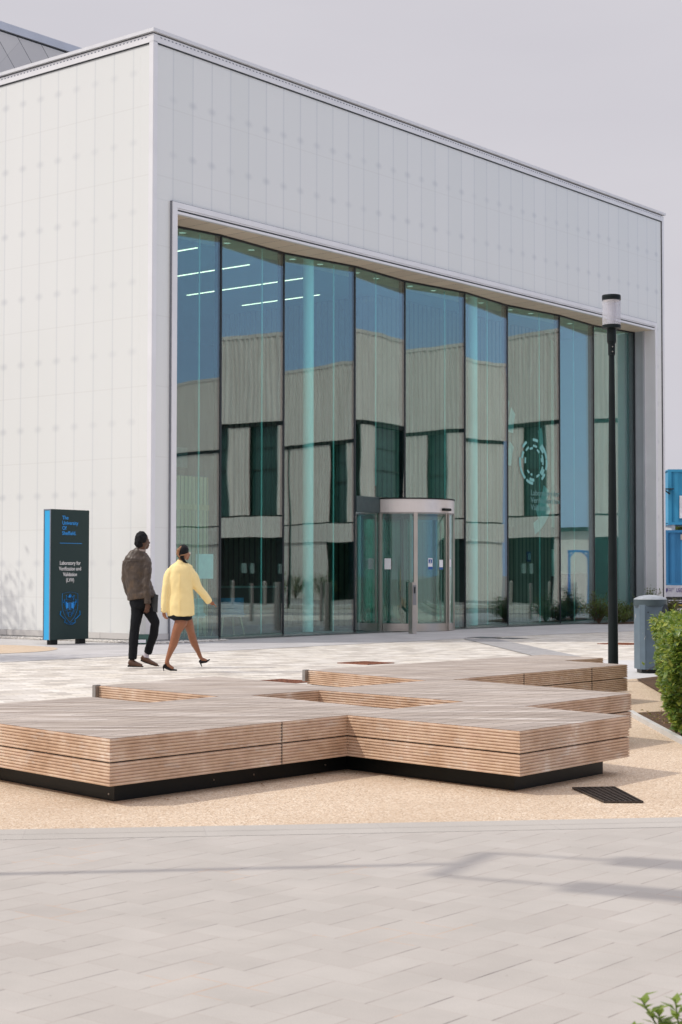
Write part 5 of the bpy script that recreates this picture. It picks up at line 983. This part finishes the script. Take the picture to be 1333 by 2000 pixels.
sm_ = MB(); sm_.tube([wc(846, 560, -0.100), wc(842, 760, -0.121), wc(848, 1010, -0.130)], 0.0035, 6); sm_.build('back_seam', M_YJ, wom)
bt = MB()
for q in range(3): ball(bt, wc(1143 - 8 * q, 862 - 14 * q, 0.105), (0.006, 0.006, 0.006), 1); ball(bt, wc(642 + 1 * q, 975 - 14 * q, -0.065), (0.006, 0.006, 0.006), 1)
bt.build('cuff_buttons', M_SHOEB, wom)
s_ = MB(); joint_tubes(s_, [(*wc(845, 900, 0.03), 0.150, 0.12), (*wc(842, 1000, 0.03), 0.160, 0.140), (*wc(838, 1052, 0.035), 0.164, 0.160)], 28); fuse(s_, 'skirt', M_TROUS, wom, 0.009, 2, 0.004, 12)
shoe('high_heel', [(*wc(672, 1560, 0.0), 0.028, 0.030), (*wc(700, 1585, 0.0), 0.026, 0.030), (*wc(748, 1608, 0.0), 0.018, 0.034), (*wc(812, 1614, 0.0), 0.010, 0.016)], M_BSH, wom)
shoe('high_heel', [(*wc(1036, 1525, 0.30), 0.026, 0.028), (*wc(1058, 1538, 0.30), 0.022, 0.028), (*wc(1105, 1536, 0.30), 0.016, 0.032), (*wc(1148, 1510, 0.30), 0.009, 0.014)], M_BSH, wom)
m = MB(); m.tube([wc(664, 1575, 0.0), wc(670, 1625, 0.0)], [0.012, 0.004], 8); m.build('heel', M_BSH, wom, True); m = MB(); m.tube([wc(1044, 1545, 0.30), wc(1062, 1592, 0.30)], [0.012, 0.004], 8); m.build('heel', M_BSH, wom, True)

# ------------------------------------------------------------------ far right: containers, banner, car
M_CB = simple('container_blue', (0.035, 0.30, 0.52), 0.5, 0, 0.10, 0.8); M_CB2 = simple('deep_container_blue', (0.03, 0.20, 0.42), 0.5, 0, 0.10, 0.8)
def container(x, y, z, L, wd, h, mat, label, win=False, side=1):
    t = empty('blue_container', (x, y, z), radians(-4), label, 'container', 'stacked blue containers')
    m = MB(); n = int(L / 0.28)
    rows = []
    for zz in (0.12, h - 0.12):
        r = []
        for k in range(n * 2 + 1): r.append(m.b.verts.new((L * k / (2 * n), 0.06 if (k // 1) % 4 in (0, 1) else 0.0, zz)))
        rows.append(r)
    for k in range(n * 2): m.b.faces.new((rows[0][k], rows[0][k + 1], rows[1][k + 1], rows[1][k]))
    m.box(0.02, L - 0.02, 0.09, wd, 0.1, h - 0.1); m.build('container_body', mat, t)
    f = MB(); f.box(-0.02, L + 0.02, -0.03, 0.0895, 0.0, 0.12); f.box(-0.02, L + 0.02, -0.03, 0.0895, h - 0.12, h); f.box(-0.02, 0.14, -0.03, 0.0895, 0.1205, h - 0.1205); f.box(L - 0.14, L + 0.02, -0.03, 0.0895, 0.1205, h - 0.1205); f.box(-0.02, L + 0.02, 0.09, wd + 0.03, h - 0.05, h); f.box(-0.02, L + 0.02, 0.09, wd + 0.03, 0, 0.05); f.build('corner_frame', mat, t)
    if win:
        w = MB(); w.box(0.50, 1.9, -0.04, -0.031 + 0.03, 0.30, 1.35); w.build('window', simple('bright_window', (0.80, 0.83, 0.86), 0.2), t)
        f = MB(); f.box(-0.42, 0.2, -0.35, -0.04, h - 0.95, h - 0.90, M=Matrix.Rotation(radians(0), 4, 'Z')); f.bar((-0.3, -0.2, h - 0.9), (0.05, -0.03, h - 1.15), 0.05); f.build('awning_lamp', M_DARK, t)
    else:
        w = MB(); w.box(0.70, 0.82, -0.045, -0.0305, h - 0.45, h - 0.20); w.build('wall_lamp', M_STEEL, t)
    return t
container(15.25, 76, 3.62, 6.0, 2.4, 2.58, M_CB, 'upper bright blue container with a window, stacked by the building edge', True)
container(15.0, 75.6, 0.78, 6.0, 2.4, 2.58, M_CB2, 'lower darker blue container under the bright one')
t = empty('support_skid', (18, 76.8, 0), 0, 'dark steel skid carrying the stacked blue containers', 'skid'); m = MB()
for k in range(6): m.box(-3.0 + k * 1.15, -2.85 + k * 1.15, -1.2, 1.0, -0.02, 0.62)
m.box(-3.1, 3.1, -1.3, -1.15, 0.621, 0.775); m.box(-3.1, 3.1, 0.9, 1.05, 0.621, 0.775); m.build('steel_frame', M_DARK, t)
t = empty('wall_prop', (17.0, 76.8, 3.36), 0, 'row of packers holding up the upper blue container', 'packers'); m = MB()
for k in range(4): m.box(-1.6 + 1.4 * k, -1.45 + 1.4 * k, -0.8, 0.9, 0.0, 0.26)
m.build('packer', M_KERBC, t)
bn2 = empty('banner_board', (10.0, 50.2, 0), radians(0), 'two tone information board with purple lettering at the right frame edge', 'sign')
MB().box(-0.1, 3.2, 0, 0.04, 0.62, 0.97).build('upper_panel', simple('board_white', (0.70, 0.69, 0.74), 0.5), bn2)
MB().box(-0.1, 3.2, 0, 0.04, 0.27, 0.6195).build('lower_panel', simple('board_black', (0.03, 0.03, 0.028), 0.5), bn2)
for x in (0.1, 2.9): MB().box(x, x + 0.06, 0.05, 0.10, -0.01, 0.95).build('leg', M_STEELD, bn2)
M_PUR = simple('purple_ink', (0.06, 0.03, 0.22), 0.5)
def BM(x, z): return Matrix.Translation((x, -0.003, z)) @ Matrix.Rotation(radians(90), 4, 'X')
text('USID', 0.165, BM(0.287, 0.765), M_PUR, bn2, 'board_lettering', off=0.002, sx=0.62); text('University of\nSheffield', 0.055, BM(0.05, 0.85), M_PUR, bn2, 'board_lettering', sx=0.62, ls=1.1)
m = MB(); m.prism([(-0.08, 0.0), (0.0, 0.0), (0.0, 0.08), (-0.04, 0.13), (-0.08, 0.08)], 0, 0.002); m.build('board_crest', M_PUR, bn2, M=Matrix.Translation((0.03, -0.002, 0.88)) @ Matrix.Rotation(radians(90), 4, 'X') @ Matrix.Rotation(radians(180), 4, 'X') @ Matrix.Translation((0, 0, -0.002)))
m = MB()
for k in range(9): m.box(0.03 + k * 0.11, 0.03 + k * 0.11 + 0.09, -0.003, -0.0005, 0.50, 0.525); m.box(0.05 + k * 0.11, 0.05 + k * 0.11 + 0.08, -0.003, -0.0005, 0.44, 0.46)
m.build('small_print', M_PAPER, bn2); MB().box(0.16, 0.52, -0.003, -0.0005, 0.35, 0.38).build('yellow_line', M_YEL, bn2)
# parked car, of which the roof shows over the board
car = empty('parked_car', (10.0, 57.5, 0), radians(0), 'silver car parked behind the information board', 'car')
def carbody(pr, w): # side profile lofted across the width
    m = MB(); secs = [(-w, 0.90), (-w * 0.94, 1.0), (w * 0.94, 1.0), (w, 0.90)]; rr = [[m.b.verts.new((x * (1 if s > .95 else .985), y, 0.45 + (z - 0.45) * s)) for x, z in pr] for y, s in secs]
    for i in range(3):
        for k in range(len(pr)): m.b.faces.new((rr[i][k], rr[i][(k + 1) % len(pr)], rr[i + 1][(k + 1) % len(pr)], rr[i + 1][k]))
    m.b.faces.new(rr[0]); m.b.faces.new(rr[-1][::-1]); return m
carbody([(-2.1, 0.25), (-2.15, 0.65), (-2.0, 0.85), (-1.2, 0.93), (1.5, 0.93), (2.1, 0.80), (2.15, 0.5), (2.1, 0.25)], 0.86).build('body', simple('silver_paint', (0.45, 0.46, 0.48), 0.25, 0.6), car, True)
carbody([(-1.75, 0.90), (-1.15, 1.38), (-0.2, 1.46), (0.6, 1.40), (1.35, 0.93)], 0.72).build('cabin_glass', simple('car_glass', (0.03, 0.04, 0.05), 0.08), car, True)
MB().box(-1.05, 0.5, -0.62, 0.62, 1.40, 1.47, 0.03).build('roof', simple('silver_paint_roof', (0.55, 0.56, 0.58), 0.25, 0.6), car, True)
for x in (-1.35, 1.35):
    for y in (-0.80, 0.80):
        m = MB(); m.lathe([(0.0, -0.1), (0.31, -0.1), (0.32, 0), (0.31, 0.1), (0.0, 0.1)], 24); wv = m.build('wheel', M_BLACKP, car, True, M=Matrix.Translation((x, y, 0.31)) @ Matrix.Rotation(radians(90), 4, 'X'))
        m = MB(); m.lathe([(0.0, -0.108), (0.18, -0.106), (0.18, 0.106), (0, 0.108)], 16); m.build('rim', M_STEEL, wv, True, M=Matrix.Translation((x, y, 0.31)) @ Matrix.Rotation(radians(90), 4, 'X'))

# ------------------------------------------------------------------ the building across the street (seen in the glass)
WP = [(57.8, 28.3), (51.1, 33.1), (46.2, 36.8), (42, 40.8), (39.1, 43.8), (36.9, 46.5), (34, 48.7), (32.8, 50.2), (32.8, 51.8), (35.4, 55.1), (39.9, 60.3), (41, 63)]
ob = empty('corrugated_building', (0, 0, 0), 0, 'three storey building in ribbed beige cladding, mirrored in the entrance glass', 'building')
P = [Vector((*p, 0)) for p in WP]
def cr(t):
    i = int(min(max(t, 0), len(P) - 1.0001)); f = t - i; p0 = P[max(i - 1, 0)]; p1 = P[i]; p2 = P[i + 1]; p3 = P[min(i + 2, len(P) - 1)]
    return 0.5 * ((2 * p1) + (p2 - p0) * f + (2 * p0 - 5 * p1 + 4 * p2 - p3) * f * f + (3 * p1 - p0 - 3 * p2 + p3) * f ** 3)
dense = [cr(k * 0.01) for k in range((len(P) - 1) * 100)] + [P[-1]]
acc = [0.0]
for a, b_ in zip(dense[:-1], dense[1:]): acc.append(acc[-1] + (b_ - a).length)
def at(s_, off=0.0):
    s_ = min(max(s_, 0), acc[-1] - 1e-3); import bisect; i = max(1, bisect.bisect(acc, s_)); i = min(i, len(dense) - 1); a, b_ = dense[i - 1], dense[i]; f = (s_ - acc[i - 1]) / max(1e-6, acc[i] - acc[i - 1]); p = a.lerp(b_, f)
    t = (dense[min(i + 4, len(dense) - 1)] - dense[max(i - 5, 0)]).normalized(); nn_ = Vector((-t.y, t.x, 0)); return p + nn_ * off
LT = acc[-1]
def wall_strip(name, s0, s1, z0, z1, off, mat, corr=0.06, step=0.065, back=None):
    m = MB(); n = max(2, int((s1 - s0) / step)); A = []
    for k in range(n + 1):
        o_ = off + (corr if k % 4 in (1, 2) else 0); s_ = s0 + (s1 - s0) * k / n; p = at(s_, o_); A.append((m.b.verts.new((p.x, p.y, z0)), m.b.verts.new((p.x, p.y, z1))))
    for k in range(n): m.b.faces.new((A[k][0], A[k + 1][0], A[k + 1][1], A[k][1]))
    q0, q1 = at(s0, off - 0.25), at(s1, off - 0.25)
    for z, idx in ((z0, 0), (z1, 1)):
        Bk = [m.b.verts.new((*at(s0 + (s1 - s0) * k / n, off - 0.25).xy, z)) for k in range(n + 1)]
        for k in range(n): m.b.faces.new((A[k][idx], A[k + 1][idx], Bk[k + 1], Bk[k]))
    return m.build(name, mat, ob)
nn = NT('beige_cladding'); v = nn.coord('World', 0, (1, 1, 0.12)); c = nn.ramp(nn.noise(v, 3.0, 4, 0.6), [(0.3, (0.66, 0.60, 0.56)), (0.7, (0.78, 0.73, 0.69))]); nn.bsdf(c, 0.55); M_CLAD = nn.m
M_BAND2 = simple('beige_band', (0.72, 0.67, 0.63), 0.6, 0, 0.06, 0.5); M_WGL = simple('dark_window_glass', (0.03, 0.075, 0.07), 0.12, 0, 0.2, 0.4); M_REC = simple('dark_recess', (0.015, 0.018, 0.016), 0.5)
wall_strip('upper_cladding', 0, LT, 8.14, 12.0, 0.18, M_CLAD)
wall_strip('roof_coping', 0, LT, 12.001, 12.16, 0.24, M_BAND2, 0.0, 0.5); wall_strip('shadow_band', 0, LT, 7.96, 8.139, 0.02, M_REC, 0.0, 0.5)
wins = [(12.6, 13.75), (16.8, 17.9), (21.55, 22.75), (25.0, 26.0), (27.0, 28.16), (29.4, 30.85), (34.3, 34.85), (36.0, 39.0), (42.0, 43.4)]
s0 = 0.0
for a, b_ in wins + [(LT, LT)]:
    b2 = a
    if b2 - s0 > 0.1: wall_strip('middle_cladding', s0, b2, 3.98, 7.96, 0.02, M_CLAD)
    s0 = b_
    if a < LT:
        w = wall_strip('window', a, b_, 3.98, 7.96, -0.20, M_WGL, 0.0, 0.5)
        f = MB(); p0, p1 = at(a, -0.15), at(b_, -0.15); f.bar((p0.x, p0.y, 6.0), (p1.x, p1.y, 6.0), 0.05); f.bar((p0.x, p0.y, 7.0), (p1.x, p1.y, 7.0), 0.03); f.build('window_rail', M_REC, w)
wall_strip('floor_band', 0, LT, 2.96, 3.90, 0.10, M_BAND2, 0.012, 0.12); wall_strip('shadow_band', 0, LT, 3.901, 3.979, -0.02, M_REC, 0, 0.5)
wall_strip('ground_wall', 0, 12.2, -0.03, 2.95, 0.0, M_BAND2, 0.0, 0.5); wall_strip('ground_recess', 12.2, 34.2, -0.03, 2.95, -1.4, M_REC, 0.0, 0.5); wall_strip('ground_cladding', 34.2, 36.0, -0.03, 2.95, 0.0, M_CLAD); wall_strip('ground_recess', 36.0, 45.5, -0.03, 2.95, -1.0, M_REC, 0, .5); wall_strip('ground_wall', 45.5, LT, -0.03, 2.95, 0.0, M_BAND2, 0.0, 0.5)
for s_ in (15.5, 19.5, 24, 27, 31.4, 33.2): p = at(s_, -0.1); m = MB(); m.lathe([(0.16, -0.03), (0.16, 2.95)], 20, (p.x, p.y, 0)); m.build('column', M_BAND2, ob, True)
for s_, w_ in ((28.3, 0.22), (28.7, 0.22), (30.2, 0.25)): p0, p1 = at(s_, -1.12), at(s_ + w_, -1.12); m = MB(); m.quad((p0.x, p0.y, 1.35), (p1.x, p1.y, 1.35), (p1.x, p1.y, 1.8), (p0.x, p0.y, 1.8)); m.build('window_notice', M_PAPB, ob)
# body behind the skin, closed to the east
m = MB(); pl_ = [at(LT * k / 40, -0.45) for k in range(41)]; m.prism([(p.x, p.y) for p in pl_] + [(75, 63), (75, 28.3)], 2.97, 11.95); m.build('building_core', M_REC, ob); m = MB(); pl_ = [at(LT * k / 40, -2.0) for k in range(41)]; m.prism([(p.x, p.y) for p in pl_] + [(75, 63), (75, 28.3)], -0.02, 2.96); m.build('building_core', M_REC, ob)
# plants along the ground floor opposite
for k, (s_, lb) in enumerate(((13.0, 'grassy shrub mirrored left of the first column'), (10.8, 'grassy shrub mirrored behind the first column'), (9.0, 'grassy shrub mirrored right of the first column'))):
    p = at(s_, 1.0); shrub(p.x, p.y, 0.9, 1.3, 700, M_SHR, lb, 0.18, 'shrubs along the building opposite', seed=50 + k, wv=0.12)
# low kiosk, orange ladder and blue frame seen in the right hand panes
kk = empty('low_kiosk', (30.0, 59.0, 0), radians(40), 'low beige kiosk with an overhanging flat roof, mirrored in the eighth pane', 'kiosk')
MB().box(-0.2, 5.0, -1.2, 1.2, -0.02, 3.2).build('kiosk_wall', M_CLAD, kk); MB().box(-0.5, 5.3, -1.5, 1.5, 3.201, 3.38).build('kiosk_roof', M_REC, kk)
ol = empty('orange_ladder', (49.5, 66.5, 0), radians(60), 'orange A frame ladder mirrored right of the second column', 'ladder'); M_OR = simple('orange_paint', (0.75, 0.10, 0.02), 0.5)
for nm, sy in (('front_ladder', -1), ('rear_ladder', 1)):
    m = MB()
    for sx in (-0.3, 0.3): m.bar((sx, sy * 0.7, 0), (sx * 0.6, 0.02 * sy, 2.6), 0.08)
    for q in range(1, 8): z = q * 0.32; m.bar((-0.3 + 0.12 * z / 2.6, sy * (0.7 - 0.68 * z / 2.6), z), (0.3 - 0.12 * z / 2.6, sy * (0.7 - 0.68 * z / 2.6), z), 0.05)
    m.build(nm, M_OR, ol)
bf = empty('blue_gantry', (28.9, 57.95, 0), radians(108), 'blue tubular gantry frame mirrored beside the shrubs', 'gantry'); M_BFR = simple('blue_frame_paint', (0.02, 0.18, 0.55), 0.4)
m = MB()
for x in (-0.38, 0.38): m.bar((x, 0, -0.02), (x, 0, 2.3), 0.09)
m.build('uprights', M_BFR, bf); m = MB(); m.bar((-0.46, 0, 2.3), (0.46, 0, 2.3), 0.09); m.bar((-0.38, 0, 2.0), (-0.16, 0, 2.3), 0.05); m.bar((0.38, 0, 2.0), (0.16, 0, 2.3), 0.05); m.build('crossbar', M_BFR, bf)
